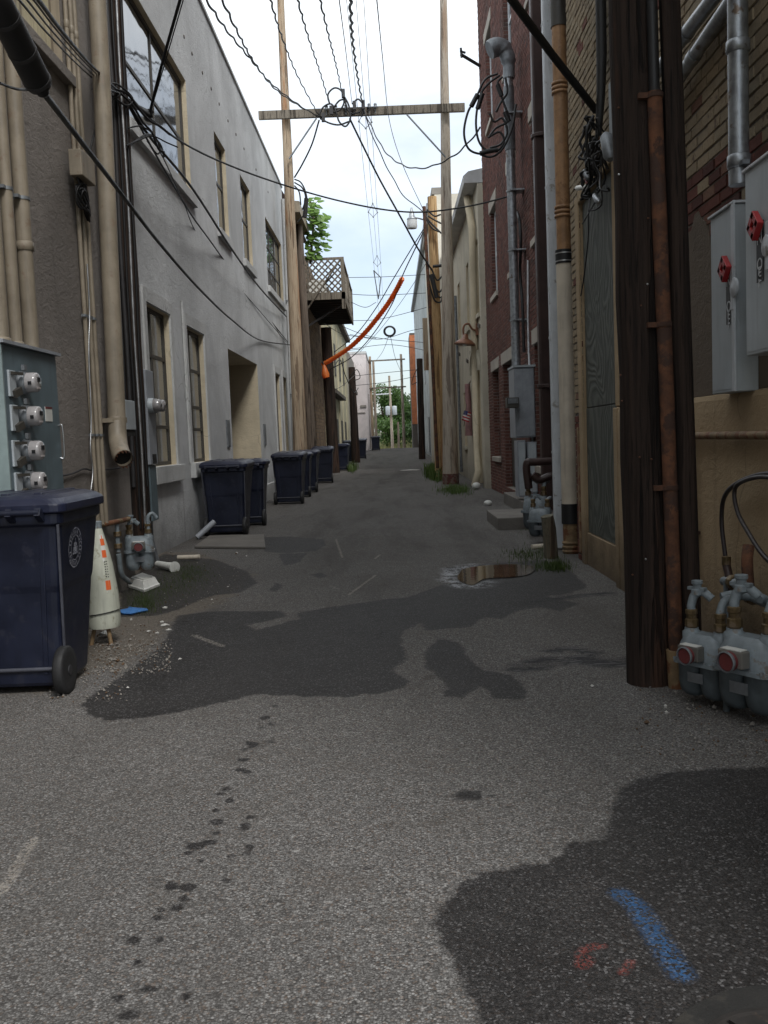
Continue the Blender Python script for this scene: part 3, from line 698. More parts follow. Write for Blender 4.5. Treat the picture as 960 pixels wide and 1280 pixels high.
# --- red brick building
XR = 2.65
rb = thing('brick_building', 'tall red brick building with stone lintels behind the steel conduit', 'building', (XR+2.5, 18, 0))
OPS = []
for z0_, z1_ in ((4.86,6.92), (8.92,11.0), (13.0,14.2)): OPS += [(15.62,16.85,z0_,z1_), (18.95,20.15,z0_,z1_), (22.4,23.6,z0_,z1_)]
GO = [(15.4,17.1,.86,3.06), (19.8,21.9,.22,3.06), (22.75,24.15,.9,3.06)]
b = MB(); wall(b, XR, -1, 10.602, 25.2, -.1, 14.6, OPS+GO, .24, 0, 1); b.cur = 0; shell(b, XR, -1, 10.602, 25.2, -.1, 14.6, 9.4)
b.build('wall', [M['mortar'], M['mortar']], rb)
LINT = []
for o in OPS+GO: LINT.append((o[0]-.16, o[1]+.16, o[3], o[3]+.27))
b = MB(); bricks(b, XR, -1, 12.2, 25.19, 0, 13.2, OPS+GO+LINT)
# jamb brickwork on the reveals that face the street
for o in OPS+GO:
    z = o[2]; r_ = 0
    while z < o[3]-.03:
        x = XR+.0 if r_ % 2 else XR-.0
        w_ = .10 if r_ % 2 else .205
        for xa, xb in ((XR+.002, XR+w_), (XR+w_+.011, XR+.235)):
            if xb-xa > .03: b.box(xa, xb, o[1]-.009*random.uniform(.7,1.2), o[1]+.001, z+.003, min(z+.067, o[3]))
        z += .078; r_ += 1
b.build('brickwork', M['brick_red'], rb)
for o in LINT: slab(rb, 'lintel', XR-.028, XR+.2, o[0]+.01, o[1]-.01, o[2]+.002, o[3]-.004, 'stone')
for o in OPS:
    slab(rb, 'sill', XR-.06, XR+.2, o[0]-.06, o[1]+.06, o[2]-.12, o[2]-.002, 'stone')
    window(rb, XR, -1, (o[0]+.002,o[1]-.012,o[2]+.002,o[3]-.002), .12, (), (.5,), 'frame_white', 'glass', .08)
for i, o in enumerate(GO):
    if i != 1:
        slab(rb, 'sill', XR-.07, XR+.2, o[0]-.06, o[1]+.06, o[2]-.12, o[2]-.002, 'stone')
        window(rb, XR, -1, (o[0]+.002,o[1]-.012,o[2]+.002,o[3]-.002), .17, (.5,), (.5,.8), 'frame_dark', 'glass_low', .07)
b = MB(); b.box(XR+.15, XR+.2, 19.82, 21.88, .23, 3.04); b.box(XR+.135, XR+.152, 20.05, 21.65, .5, 1.5); b.box(XR+.135, XR+.152, 20.05, 21.65, 1.7, 2.8); b.build('door', M['frame_dark'], rb, bevel=.006)
slab(rb, 'foundation_ledge', XR-.34, XR-.012, 16.2, 19.6, -.05, .235, 'concrete', .012)
b = MB(); b.box(1.56, 2.62, 14.1, 15.75, -.05, .19); b.build('doorstep', M['concrete'], label='low concrete landing step before the red brick wall', cat='step', bevel=.015)

# --- beige building with overhanging eave
XE = 2.5
be = thing('plastered_building', 'beige plastered building with an overhanging eave and an arched doorway', 'building', (XE+2.5, 30, 0))
EO = [(25.5,26.3,4.75,6.75), (28.6,29.5,4.75,6.7), (32.2,33.2,4.75,6.7), (31.0,32.0,1.1,2.9)]
AR = (26.0,28.2,-.02,3.3,.45)
b = MB(); wall(b, XE, -1, 25.202, 36, -.1, 8.1, EO+[AR], .25, 0, 1); b.cur = 0; shell(b, XE, -1, 25.202, 36, -.1, 8.1, 9.3)
# arch spandrel: fills the opening's square top down to a half round
cx, rr = (AR[0]+AR[1])/2, (AR[1]-AR[0])/2
b.build('wall', [M['beige'], M['cream']], be)
b = MB(); hole = [(cx+rr*math.cos(a), 3.3+.55*math.sin(a)) for a in np.linspace(0, math.pi, 15)]
pts = [(XE-.03, AR[0]-.16, 3.3)]+[(XE-.03, cx-(rr+.16)*math.cos(a), 3.3+.72*math.sin(a)) for a in np.linspace(.05, math.pi-.05, 15)]+[(XE-.03, AR[1]+.16, 3.3)]
for i in range(16):
    p, q = V(pts[i]), V(pts[i+1]); b.obox((p+q)/2, (q-p)/2*1.04, V((.05,0,0)), V((0,0,.06)))
b.build('arch_moulding', M['beige'], be)
b = MB(); b.prism([(XE-.012, cx-rr*math.cos(a), 3.28+.62*math.sin(a)) for a in np.linspace(0, math.pi, 15)], (.008,0,0)); b.build('fanlight', M['frame_dark'], be)
slab(be, 'door', XE+.38, XE+.44, AR[0]+.01, AR[1]-.01, 0, 3.28, 'cream')
for o in EO: window(be, XE, -1, o, .18, (), (.5,), 'cream', 'glass_low', .06); slab(be, 'sill', XE-.07, XE+.1, o[0]-.1, o[1]+.1, o[2]-.11, o[2]-.002, 'beige')
for y, z in ((25.6,4.4), (28.3,3.9), (29.8,3.8), (33.0,4.3), (27.2,7.6)):
    b = MB(); b.bar((XE-.02,y-.22,z-.02),(XE-.02,y+.22,z+.06),.05,.10); b.build('tie_plate', M['darkwall'], be)
b = MB(); b.prism([(XE-.34,25.21,8.12),(XE+.5,25.21,8.12),(XE+.5,25.21,8.55),(XE-.22,25.21,8.42),(XE-.36,25.21,8.3)], (0,10.75,0)); b.build('eave', M['stucco_trim'], be)
# --- far right row
wb = thing('painted_building', 'taller white painted building behind the orange-brown utility pole', 'building', (4.9, 60, 0))
b = MB(); b.box(1.95, 9, 36.01, 46.6, -.1, 10.6); b.build('wall', M['whitebrick'], wb)
b = MB(); b.box(1.85, 2.3, 36.0, 46.6, 10.602, 10.85); b.build('coping', M['concrete'], wb)
cb = thing('metal_building', 'long white ribbed metal building with a grey gutter along its roof edge', 'building', (5, 70, 0))
b = MB(); b.box(2.4, 9.5, 46.7, 84, -.1, 12.6)
for y in np.arange(47, 84, 1.1): b.box(2.34, 2.4, y, y+.12, 0, 12.5)
b.build('wall', M['whitewall'], cb)
b = MB(); b.box(2.12, 2.5, 46.65, 84.1, 12.61, 12.9); b.build('gutter', M['steel_dull'], cb)
for y, z0_, z1_, nm in ((50,.4,2.6,'door'),(58,.5,2.7,'door'),(66,.6,3,'door'),(61,5,7,'shutter'),(72,5,7,'shutter')): slab(cb, nm, 2.33, 2.42, y, y+1.6, z0_, z1_, 'cab_grey', 0)
ow = thing('painted_building', 'dark building with an orange upper wall near the end of the alley', 'building', (5, 92, 0))
b = MB(); b.box(1.95, 9, 86, 91, -.1, 11.0); b.build('wall', M['darkwall'], ow)
b = MB(); b.box(1.92, 2.95, 85.9, 86, 2.7, 10.8); b.build('wall_panel', M['orange_wall'], ow)

# --- far left row
bk = thing('brick_building', 'shabby tan brick building carrying the wooden balcony', 'building', (-6, 39, 0))
KO = [(33.5,35,1.2,3.2), (39.5,40.7,7.35,9.2)]
b = MB(); wall(b, -3.3, 1, 30.7, 46.5, -.1, 9.0, KO, .2, 0, 0); shell(b, -3.3, 1, 30.7, 46.5, -.1, 9.0, -9); b.build('wall', M['mortar_dark'], bk)
b = MB(); bricks(b, -3.3, 1, 30.7, 46.5, .1, 8.9, KO, bl=.42, bh=.14, gap=.02); b.build('brickwork', M['brick_tan'], bk)
slab(bk, 'door', -3.48, -3.44, 39.55, 40.65, 7.36, 9.15, 'frame_dark'); window(bk, -3.3, 1, KO[0], .15, (.5,), (.5,))
b = MB(); b.prism([(-4.6,30.8,9.05),(-2.95,30.8,9.05),(-3.7,30.8,10.4)], (0,5.5,0)); b.build('roof', M['brown_metal'], bk)
yc = thing('plastered_building', 'yellowish cream building past the balcony with a dark canopy strip', 'building', (-6, 58, 0))
b = MB(); b.box(-9, -3.15, 46.6, 70, -.1, 8.7)
for y in (48,52,56.5,61,65.5): b.box(-3.16, -3.08, y, y+.35, .2, 8.2)
b.build('wall', M['yellowcream'], yc)
b = MB(); b.box(-3.2, -2.85, 46.5, 70.1, 8.702, 9.0); b.build('parapet', M['darkwall'], yc)
b = MB(); b.box(-3.15, -2.75, 48, 58, 3.9, 4.1); b.build('canopy', M['darkwall'], yc)
for y in (49.5,53.5,58.5,63):
    slab(yc, 'door', -3.17, -3.11, y, y+1.4, .3, 2.7, 'frame_dark', 0); slab(yc, 'window', -3.17, -3.11, y+.2, y+1.3, 5.2, 7.0, 'frame_dark', 0)
g2 = thing('plastered_building', 'dark grey building between the cream one and the pink one', 'building', (-6, 75, 0))
b = MB(); b.box(-9, -3.0, 70.2, 79.8, 0, 8.0); b.build('wall', M['concrete'], g2)
b = MB(); b.box(-3.05, -2.75, 71, 79, 5.2, 5.45); b.build('canopy', M['darkwall'], g2)
pk = thing('plastered_building', 'pale pink windowless building near the end of the alley', 'building', (-6, 85, 0))
b = MB(); b.box(-9, -1.98, 80, 91, 0, 8.75); b.build('wall', M['pink'], pk)
b = MB(); b.box(-9, -1.93, 79.95, 91, 8.752, 8.95); b.build('coping', M['stucco_trim'], pk)
b = MB(); b.box(-2.6, -2.1, 79.9, 80, 4.2, 4.4); b.box(-2.9, -2.2, 79.93, 80, 3.7, 3.78); b.build('ledge', M['concrete'], pk)
# ------------------------------------------------------------------ utility poles
def pole(label, base, top, r0, r1, mat, group=None, build=True):
    b = MB(); base, top = V(base), V(top); n = 14
    pts = [base.lerp(top, i/n)+V((random.uniform(-.008,.008), random.uniform(-.008,.008), 0))*(i > 0) for i in range(n+1)]
    b.tube(pts, [r0+(r1-r0)*(i/n)**.85 for i in range(n+1)], 18)
    return b.build('utility_pole', M[mat], None, label, 'utility pole', group, origin=base)
UPG = 'utility poles along the alley'
pL = pole('pale tan wooden pole behind the wheelie bins, holding up one end of the crossarm', (-2.81,28.4,-.05), (-2.78,28.4,16.2), .235, .09, 'pole_tan', UPG)
pR = pole('tall pale grey pole with a reddish foot, holding up the crossarm near the gooseneck lamp', (1.745,28.4,-.05), (2.03,28.4,16.2), .25, .09, 'pole_pale', UPG)
for p, xs_, lb in ((pL, -2.76, 0), (pR, 2.0, 0)):
    b = MB(); b.tube([(xs_-.17,28.4,11.05),(xs_+.17,28.2,11.05)], .02, 6); b.build('bolt', M['steel_dull'], p)
b = MB(); b.tube([(1.745,28.4,-.04),(1.75,28.4,.32)], [.256,.252], 18); b.build('painted_foot', paint('worn_red_paint', (.10,.03,.025), .85, wear=(.14,.10,.08), wear_amt=.5), pR)
arm = thing('pole_crossarm', 'grey timber crossarm bridging the two tall poles over the alley', 'crossarm', (-.5,28.15,11.0))
b = MB(); b.bar((-3.56,28.13,11.07),(2.50,28.13,11.05),.12,.24); b.build('beam', M['wood_grey'], arm, bevel=.01)
for a, c in (((.79,28.13,10.93),(1.89,28.13,9.66)), ((-1.86,28.13,10.93),(-2.72,28.13,9.80))):
    b = MB(); b.bar(a, c, .03, .085, (0,1,0)); b.build('brace', M['steel_dull'], arm)
for x in (-1.55,-1.28,-.98,-.72,-.48,-.30,-.12):
    b = MB(); b.rev([(.015,-.12),(.015,.02),(.05,.03),(.055,.08),(.035,.09),(.05,.11),(.045,.15),(.02,.17)], (x,28.02,11.08), n=10); b.build('insulator', M['steel_dull'], arm)
pole('dark weathered pole just behind the pale tan one, beside the leafy sapling', (-2.86,33,0), (-2.98,33,9.75), .20, .13, 'pole_grey', UPG)
pole('short dark brown pole in front of the cream wall below the orange cable guard', (-2.52,39.5,.05), (-2.60,39.5,6.2), .26, .22, 'pole_dark', UPG)
pole('dark brown pole standing behind the far wheelie bins', (-2.02,51,.2), (-2.05,51,5.4), .24, .18, 'pole_dark', UPG)
p_or = pole('orange-brown pole with a brown riser pipe and the street lamp', (1.60,31.4,0), (1.62,31.4,9.35), .20, .15, 'pole_orange', UPG)
pole('dark pole against the white ribbed wall', (1.66,52.6,.2), (1.72,52.6,5.85), .19, .17, 'pole_dark', UPG)
hp = []
for x, y, h, m, lb in ((-1.80,88,9.2,'pole_tan','far brown pole carrying the ends of the distant crossarms before the pink wall'), (-1.52,90,9.0,'pole_pale','thin pale pole next to the far brown one by the pink wall'), (-2.05,84,5.5,'pole_grey','short grey pole at the corner of the pink wall'), (1.13,88,9.3,'pole_pale','far thin pole near the dark orange-topped building, carrying the distant crossarms')):
    pole(lb, (x,y,gz(y)-.1), (x,y,h), .15, .11, m, UPG)
ha = thing('pole_crossarm', 'distant pair of crossarms between the far poles at the alley end', 'crossarm', (-.3,87.8,8))
for z in (8.75, 6.2):
    b = MB(); b.bar((-2.3,87.78,z),(1.5,87.78,z+.05),.1,.13); b.build('beam', M['wood_grey'], ha)
tp = thing('transformer_pole', 'distant pole with two pale transformer cans before the trees', 'utility pole', (0,98,0))
b = MB(); b.tube([(.03,98,-.4),(-.05,98,8.0)], [.16,.11], 10); b.build('shaft', M['pole_pale'], tp)
for x in (-.32,.38):
    b = MB(); b.rev([(.22,0),(.25,.05),(.25,.85),(.2,.92),(.05,.95)], (x,97.8,3.9), n=12); b.build('transformer', M['cab_white'], tp)
b = MB(); b.bar((-1.6,98,6.1),(.2,98,6.15),.1,.12); b.build('crossarm', M['white_paint'], tp)
pole('short brown post in the grass beyond the alley end', (.7,100,-.5), (.7,100,3.2), .13, .1, 'pole_grey', UPG)

# near right dark pole with its riser pipe and cable guard
pole('near black-brown creosoted pole standing against the right-hand gas meters', (1.425,5.27,-.04), (1.36,5.27,6.2), .125, .115, 'pole_dark', UPG)
npole = [o for o in bpy.data.objects if o.get('label', '').startswith('near black-brown')][0]
rn = random.Random(21)
for k in range(12):
    a = rn.uniform(-1.3, .5); z = rn.uniform(.5, 3.9); c = V((1.425-.0105*z+.123*math.sin(a), 5.27-.123*math.cos(a), z)); d_ = V((math.sin(a), -math.cos(a), 0))
    b = MB(); b.rev([(.006,0),(.006,.006),(.0,.008)], c-d_*.002, d_, 6); b.build('nail', M['silver' if k % 3 == 0 else 'rust'], npole)
pd = thing('riser_pipe', 'rusty riser pipe strapped to the near dark pole', 'pipe', (1.545,5.14,0))
b = MB(); b.tube([(1.55,5.14,-.02),(1.515,5.14,1.6),(1.472,5.14,3.25)], .040, 14); b.build('pipe', M['rust'], pd)
b = MB(); b.tube([(1.545,5.14,.0),(1.535,5.14,.22)], .045, 14)
b.build('foot', M['rust_tan'], pd)
for z in (2.02, 1.13, 3.23):
    xk = 1.55-.024*z; b = MB(); b.tube([(xk,5.14,z-.012),(xk,5.14,z+.012)], .046, 14); b.box(xk-.09, xk-.03, 5.12, 5.16, z-.014, z+.014); b.build('strap', M['rust'], pd)
b = MB(); b.tube([(1.472,5.14,3.25),(1.46,5.14,4.2),(1.44,5.14,6)], .030, 10); b.build('cable', M['black'], pd)
b = MB(); c = [(1.655,5.19,-.02),(1.63,5.19,1.2),(1.60,5.19,2.6),(1.56,5.19,4.4),(1.53,5.19,6)]
b.tube(c, .058, 10); b.build('cable_guard', M['pole_dark'], None, 'near-black moulding running up the near dark pole beside its rusty riser', 'cable guard')

# left pole with cables down its face
pole('dark pole wrapped in cables at the corner of the brown and grey buildings', (-3.09,11.2,-.05), (-3.05,11.2,9.6), .135, .12, 'pole_dark', UPG)
rc = thing('riser_cables', 'bundle of dark cables fastened down the pole beside the big tan downspout', 'cable', (-3.0,11.05,0))
for k in range(7):
    a = -1.15+k*.36; b = MB(); r = .145
    pts = [(-3.09+.0042*z+r*math.sin(a)+.006*math.sin(z*2.1+k), 11.2-r*math.cos(a), z) for z in np.arange(.5 if k % 3 else 1.0, 9.4, .3)]
    b.tube(pts, (.013,.02,.012,.024,.014,.018,.013)[k], 6); b.build('cable', M['cable_grey' if k % 2 else 'black'] if k not in (5,) else M['silver'], rc)

# ------------------------------------------------------------------ wheelie bins
def make_bin():
    t = thing('wheelie_bin', 'x', 'wheelie bin')
    b = MB(); rg = []
    for z, w_, d, cy, r in ((.05,.57,.50,-.075,.05),(.07,.59,.52,-.075,.05),(.62,.64,.655,-.025,.055),(.66,.655,.68,-.02,.055),(1.02,.70,.79,.01,.06),(1.035,.735,.83,.01,.06),(1.095,.74,.835,.01,.06),(1.10,.70,.79,.01,.05)):
        rg.append(rrect(w_, d, r, z, 0, cy))
    b.loft(rg, False)
    for sx in (-1, 1): b.bar((sx*.20,-.325,.12),(sx*.24,-.365,1.0),.035,.03)
    b.bar((-.26,-.30,.30),(.26,-.30,.30),.03,.10)
    b.build('body', M['navy'], t, bevel=.004)
    for sx in (-1, 1): b = MB(); b.bar((sx*.305,-.30,.08),(sx*.345,-.385,1.03),.014,.014); b.build('corner_edge', M['navy_edge'], t)
    b = MB(); rg = [rrect(w_, d, r, z, 0, cy) for z, w_, d, cy, r in ((1.098,.765,.87,.02,.07),(1.105,.785,.895,.02,.075),(1.15,.785,.895,.02,.075),(1.165,.76,.87,.02,.08),(1.185,.72,.83,.02,.10),(1.205,.62,.73,.02,.12),(1.212,.40,.50,.02,.12))]
    b.loft(rg, False)
    lid = b.build('lid', M['navy_lid'], t, bevel=.006)
    b = MB()
    for x in (-.2, 0, .2): b.bar((x,-.28,1.206),(x,.34,1.206),.05,.022)
    b.bar((-.30,.10,1.192),(.30,.10,1.192),.09,.03)
    b.build('rib', M['navy_lid'], lid, bevel=.006)
    b = MB(); b.tube([(-.27,-.47,1.11),(.27,-.47,1.11)], .018, 10)
    for x in (-.26,-.09,.09,.26): b.bar((x,-.40,1.07),(x,-.475,1.115),.035,.05)
    b.build('handle', M['navy'], t)
    b = MB(); b.tube([(-.32,-.345,.155),(.32,-.345,.155)], .013, 8); b.build('axle', M['silver'] if False else M['navy_edge'], t)
    for sx in (-1, 1):
        b = MB(); b.rev([(.10,-.03),(.138,-.030),(.146,-.018),(.146,.018),(.138,.030),(.10,.03)], (sx*.315,-.345,.146), (1,0,0), 28); wl = b.build('wheel', M['rubber'], t)
        b = MB(); b.rev([(.03,-.036),(.03,.036)], (sx*.315,-.345,.146), (1,0,0), 14); b.rev([(.102,-.014),(.102,.014)], (sx*.315,-.345,.146), (1,0,0), 24, False)
        for k in range(6):
            a = k*math.pi/3; b.obox((sx*.315,-.345+.066*math.cos(a),.146+.066*math.sin(a)), (.026,0,0), (0,.040*math.cos(a),.040*math.sin(a)), (0,-.008*math.sin(a),.008*math.cos(a)))
        b.build('hub', M['hub'], wl)
    return t
BINS = [(-2.345,5.83,1,'near navy wheelie bin with a round city seal, parked before the grey meter cabinet'),
 (-2.73,15.30,-1,'navy wheelie bin beside the concrete slab, a grey pipe leaning on it'),
 (-2.66,16.85,2,'navy wheelie bin in front of the deep doorway, tucked behind the slab-side bin'),
 (-2.48,22.3,-2,'navy wheelie bin past the doorway, the first of a tight run before the tan pole'),
 (-2.55,24.9,1,'navy wheelie bin, second in the run in front of the tan pole'),
 (-2.52,27.0,-2,'navy wheelie bin nearest to the foot of the tan pole'),
 (-2.42,32.2,1,'navy wheelie bin just beyond the tan pole, by the dark weathered one'),
 (-2.30,41.6,-3,'navy wheelie bin beside a tuft of weeds before the cream building'),
 (-2.38,52.2,3,'dark navy wheelie bin with an open pale lid edge near the far dark pole'),
 (-1.95,57.5,-2,'dark wheelie bin set furthest out into the alley'),
 (-1.42,79.6,4,'tiny navy bin at the alley end before the far poles')]
bin0 = make_bin()
for i, (x, y, a, lb) in enumerate(BINS):
    t_ = bin0 if i == 0 else copy_tree(bin0)
    t_.location = (x, y, gz(y)); t_.rotation_euler = (0,0,R(a)); t_['label'] = lb; t_['group'] = 'wheelie bins along the alley'
    if i:
        for ch in t_.children:
            if ch.name.startswith('lid'): ch.rotation_euler = (R((0,1.2,-.8,2.6,.4,1.6,3.2,-.6,2.2,4.5,0)[i]), R((0,.6,-.7,.3,.8,-.4,.5,-.8,.2,.6,0)[i]), 0); ch.location.z += (0,.006,0,.016,.002,.01,.02,0,.013,.03,0)[i]
        t_.scale = (1, 1, (1,1.0,.985,1.01,.99,1.0,1.015,.99,1.0,1.01,1)[i])
# city seal printed on the near bin only (illegible ring lettering, tower-like mark)
def flat_ring(b, c, U, W, r0, r1, n=40, ky=1.):
    vs = []
    for k in range(n):
        a = 2*math.pi*k/n
        for r in (r0, r1): vs.append(c+U*(r*math.cos(a))+W*(r*ky*math.sin(a)))
    b.add(vs, [(2*k, 2*k+1, (2*k+3) % (2*n), (2*k+2) % (2*n)) for k in range(n)])
b = MB(); U = V((0,1,0)); W = V((.085,0,1)).normalized(); c = V((.3585,-.14,.865))
flat_ring(b, c, U, W, .118, .125); flat_ring(b, c, U, W, .074, .080)
for k in range(26):
    a = 2*math.pi*k/26
    if k % 9 == 4: continue
    d_ = U*math.cos(a)+W*math.sin(a); e_ = U*-math.sin(a)+W*math.cos(a); p = c+d_*.099
    b.quad(p-d_*.013-e_*.0055, p-d_*.013+e_*.0035, p+d_*.013+e_*.0035, p+d_*.013-e_*.0055)
for du, dw, su, sw in ((0,-.035,.045,.006),(0,-.012,.022,.018),(0,.018,.014,.014),(0,.044,.005,.014),(-.033,-.012,.006,.018),(.033,-.012,.006,.018),(-.022,.020,.005,.010),(.022,.020,.005,.010)):
    p = c+U*du+W*dw; b.quad(p-U*su-W*sw, p+U*su-W*sw, p+U*su+W*sw, p-U*su+W*sw)
sx_ = b.build('seal', M['emblem'], None)
loc = sx_.location.copy(); sx_.parent = bin0; sx_.location = loc

# ------------------------------------------------------------------ left wall fittings
def pipe(name, label, cat, pts, r, mat, group=None, collars=(), smooth_k=0, n=14, cmat=None, straps=()):
    """a pipe that follows pts; collars (t along the polyline as world z) become child collars"""
    b = MB(); P_ = crom(pts, smooth_k) if smooth_k else [V(p) for p in pts]
    b.tube(P_, r, n)
    o = b.build(name, M[mat], None, label, cat, group)
    rr0 = r[0] if isinstance(r, (list, tuple)) else r
    for z in collars:
        for p, q in zip(P_[:-1], P_[1:]):
            if min(p.z, q.z) <= z <= max(p.z, q.z) and abs(p.z-q.z) > 1e-4:
                m = p.lerp(q, (z-p.z)/(q.z-p.z)); d_ = (q-p).normalized()
                b = MB(); b.rev([(rr0,-.035),(rr0*1.16,-.03),(rr0*1.16,.03),(rr0,.035)], m, d_, n); b.build('collar', M[cmat or mat], o); break
    for z in straps:
        for p, q in zip(P_[:-1], P_[1:]):
            if min(p.z, q.z) <= z <= max(p.z, q.z) and abs(p.z-q.z) > 1e-4:
                m = p.lerp(q, (z-p.z)/(q.z-p.z)); b = MB(); b.rev([(rr0*1.10,-.012),(rr0*1.10,.012)], m, (0,0,1), n); b.box(m.x-.02, m.x+.02, m.y-rr0*1.9, m.y+rr0*1.9, m.z-.012, m.z+.012); b.build('strap', M['steel_dull'], o); break
    return o
FG = 'fat tan conduits above the meter cabinet'
for y, lb, r in ((6.52,'fat tan conduit entering the meter cabinet nearest its pale side',.062),(6.80,'slimmer tan conduit, the middle one over the meter cabinet',.045),(7.08,'tan conduit with a coupling, over the cabinet edge by the brown stucco',.058)):
    pipe('conduit', lb, 'conduit', [(-2.70,y,2.2),(-2.70,y,9)], r, 'tan_pipe', FG, collars=((3.0,) if y > 7 else (2.23,)), straps=(3.35,))
mcab = thing('meter_cabinet', 'blue-grey cabinet with four stacked electric meters', 'electric meters', (-2.7,6.8,.9))
XC = -2.60
b = MB(); b.box(XB+.002, XC, 6.28, 7.30, .85, 2.20); b.build('case', M['cab_blue'], mcab, bevel=.006)
b = MB(); b.box(XB+.002, XC+.006, 6.262, 6.279, .85, 2.20); b.build('lit_side', M['cab_blue_lit'], mcab)  # camera-facing side painted paler, as if catching more light
b = MB(); b.prism([(XB+.002,6.25,2.202),(XC+.03,6.25,2.202),(XC+.03,6.25,2.225),(XB+.002,6.25,2.25)], (0,1.09,0)); b.build('cap', M['cab_grey'], mcab)
for k, (px_, py_) in enumerate(((42,478),(45,520),(47,563),(50,602))):
    p = at(px_, py_, X=XC+.09); y, z = p.y, p.z
    b = MB(); b.rev([(.082,0),(.082,.03),(.076,.04),(.076,.05)], (XC,y,z), (1,0,0), 26); b.bar((XC+.03,y,z+.085),(XC+.03,y,z+.125),.022,.05,(0,1,0))
    mt = b.build('meter', M['steel_dull'], mcab)
    b = MB(); b.rev([(.070,.045),(.070,.100),(.066,.118),(.058,.124),(0,.124)], (XC,y,z), (1,0,0), 26); b.build('glass', M['meter_glass'], mt)
    b = MB()
    b.box(XC+.1235, XC+.128, y-.020, y+.034, z+.004, z+.034)
    b.build('display', M['label_black'], mt)
    b = MB(); b.box(XC+.075, XC+.10, y-.0712, y-.069, z-.02, z+.004); b.build('side_port', M['label_black'], mt)
    b = MB(); b.box(XC+.1235, XC+.127, y-.032, y+.032, z-.046, z-.034); b.build('nameplate', M['meter_face'], mt)
    b = MB(); b.box(XC, XC+.016, y-.235, y-.120, z-.105, z+.075); b.build('breaker_plate', M['cab_white'], mt, bevel=.004)
    b = MB(); b.bar((XC+.016,y-.21,z+.055),(XC+.05,y-.09,z+.055),.02,.02); b.build('latch', M['frame_dark'], mt)
    b = MB(); b.bar((XC+.02,y-.19,z-.09),(XC+.035,y-.11,z-.06),.035,.05); b.build('breaker_switch', M['frame_dark'], mt)
b = MB(); b.box(XC, XC+.004, 7.0, 7.14, 1.69, 1.80); tg_ = b.build('notice', M['sticker_white'], mcab)
b = MB(); b.box(XC+.004, XC+.006, 7.0, 7.14, 1.785, 1.80); b.build('notice_heading', M['red_dull'], mcab)
b = MB(); b.tube(crom([(XC,7.26,1.66),(XC+.03,7.265,1.65),(XC+.03,7.265,1.42),(XC,7.26,1.41)], 4), .006, 6); b.build('handle', M['silver'], mcab)
# thin conduits between the cabinet and the downspout
TG = 'thin tan conduits on the brown stucco'
for y, lb, xo in ((8.68,'thin tan conduit nearest the meter cabinet, passing behind the cable box',.025),(8.8,'thin tan conduit in the middle of the trio by the big downspout',.03),(8.92,'thin tan conduit of the trio, closest to the big downspout',.03)):
    pipe('conduit', lb, 'conduit', [(XB+xo+.01,y,.75),(XB+xo+.01,y,9)], .021, 'tan_pipe', TG, collars=(3.75,5.3), n=10, straps=(1.6,2.7))
pipe('loose_cable', 'loose silvery cable hanging down the brown stucco wall', 'cable', [at(*p, X=XB+.06) for p in ((109,330),(112,390),(111,440),(114,520),(113,560),(116,590),(112,625),(110,650))], .007, 'silver', smooth_k=5, n=6)
pipe('wire_stub', 'short frayed wire lying against the brown stucco', 'cable', [at(*p, X=XB+.02) for p in ((70,596),(90,592),(105,586),(118,588),(150,585))], .008, 'cable_grey', smooth_k=5, n=6)
jb = thing('junction_box', 'tan junction box on the thin conduits with a tangle of black cable below', 'junction box', (XB+.08,8.6,3.9))
b = MB(); b.box(XB+.055, XB+.17, 8.44, 8.82, 3.90, 4.13); b.build('box', M['tan_pipe'], jb, bevel=.008)
for k in range(7):
    b = MB(); c = V((XB+.11, 8.62+.02*k-.05, 3.75)); b.tube([c+V((.03*math.sin(a*1.3+k), (.07+.015*k)*math.cos(a+k*.4), .11*math.sin(a)-(.01*k))) for a in np.linspace(0, 5.6, 22)]+[V((XB+.1,8.5+.04*k,3.91))], .010, 6); b.build('cable', M['black'], jb)
# big tan downspout with its broken elbow
ds = thing('downspout', 'big tan downspout with a torn open elbow at its foot', 'downspout', (-2.68,9.1,1.3))
b = MB(); b.tube([(-2.68,9.36,9.0),(-2.68,9.28,5),(-2.68,9.10,1.75)], .085, 20); b.build('pipe', M['tan_pipe'], ds)
el = crom([(-2.68,9.10,1.75),(-2.66,9.02,1.55),(-2.60,8.88,1.42),(-2.55,8.80,1.37)], 5)
b = MB(); nn = 20
rings = []
b.tube(el, .088, nn, cap=False); b.tube([el[-2]-(el[-1]-el[-2])*2, el[-1]], .080, nn, cap=False)
b.build('elbow', M['tan_pipe'], ds)
b = MB(); b.rev([(.081,0),(.0,.002)], el[-3], (el[-1]-el[-2]), 16); b.build('bore_shade', M['painted_shade'], ds)  # near-black disc paints in the shade inside the elbow
b = MB(); d_ = (el[-1]-el[-2]).normalized(); u_ = d_.orthogonal().normalized(); w_ = d_.cross(u_)
for k in range(16):
    a = 2*math.pi*k/16; e_ = .03+.035*abs(math.sin(k*2.3)); p0 = el[-1]+(u_*math.cos(a)+w_*math.sin(a))*.084; p1 = el[-1]+(u_*math.cos(a+.39)+w_*math.sin(a+.39))*.084
    b.add([p0, p1, (p0+p1)/2+d_*e_], [(0,1,2),(2,1,0)])
b.build('torn_edge', M['rust'], ds)
b = MB(); b.rev([(.097,-.025),(.097,.025)], (-2.68,9.10,1.74), (0,0,1), 20); b.box(-2.83,-2.68,8.99,9.21,1.72,1.76); b.build('strap', M['tan_dark'], ds)
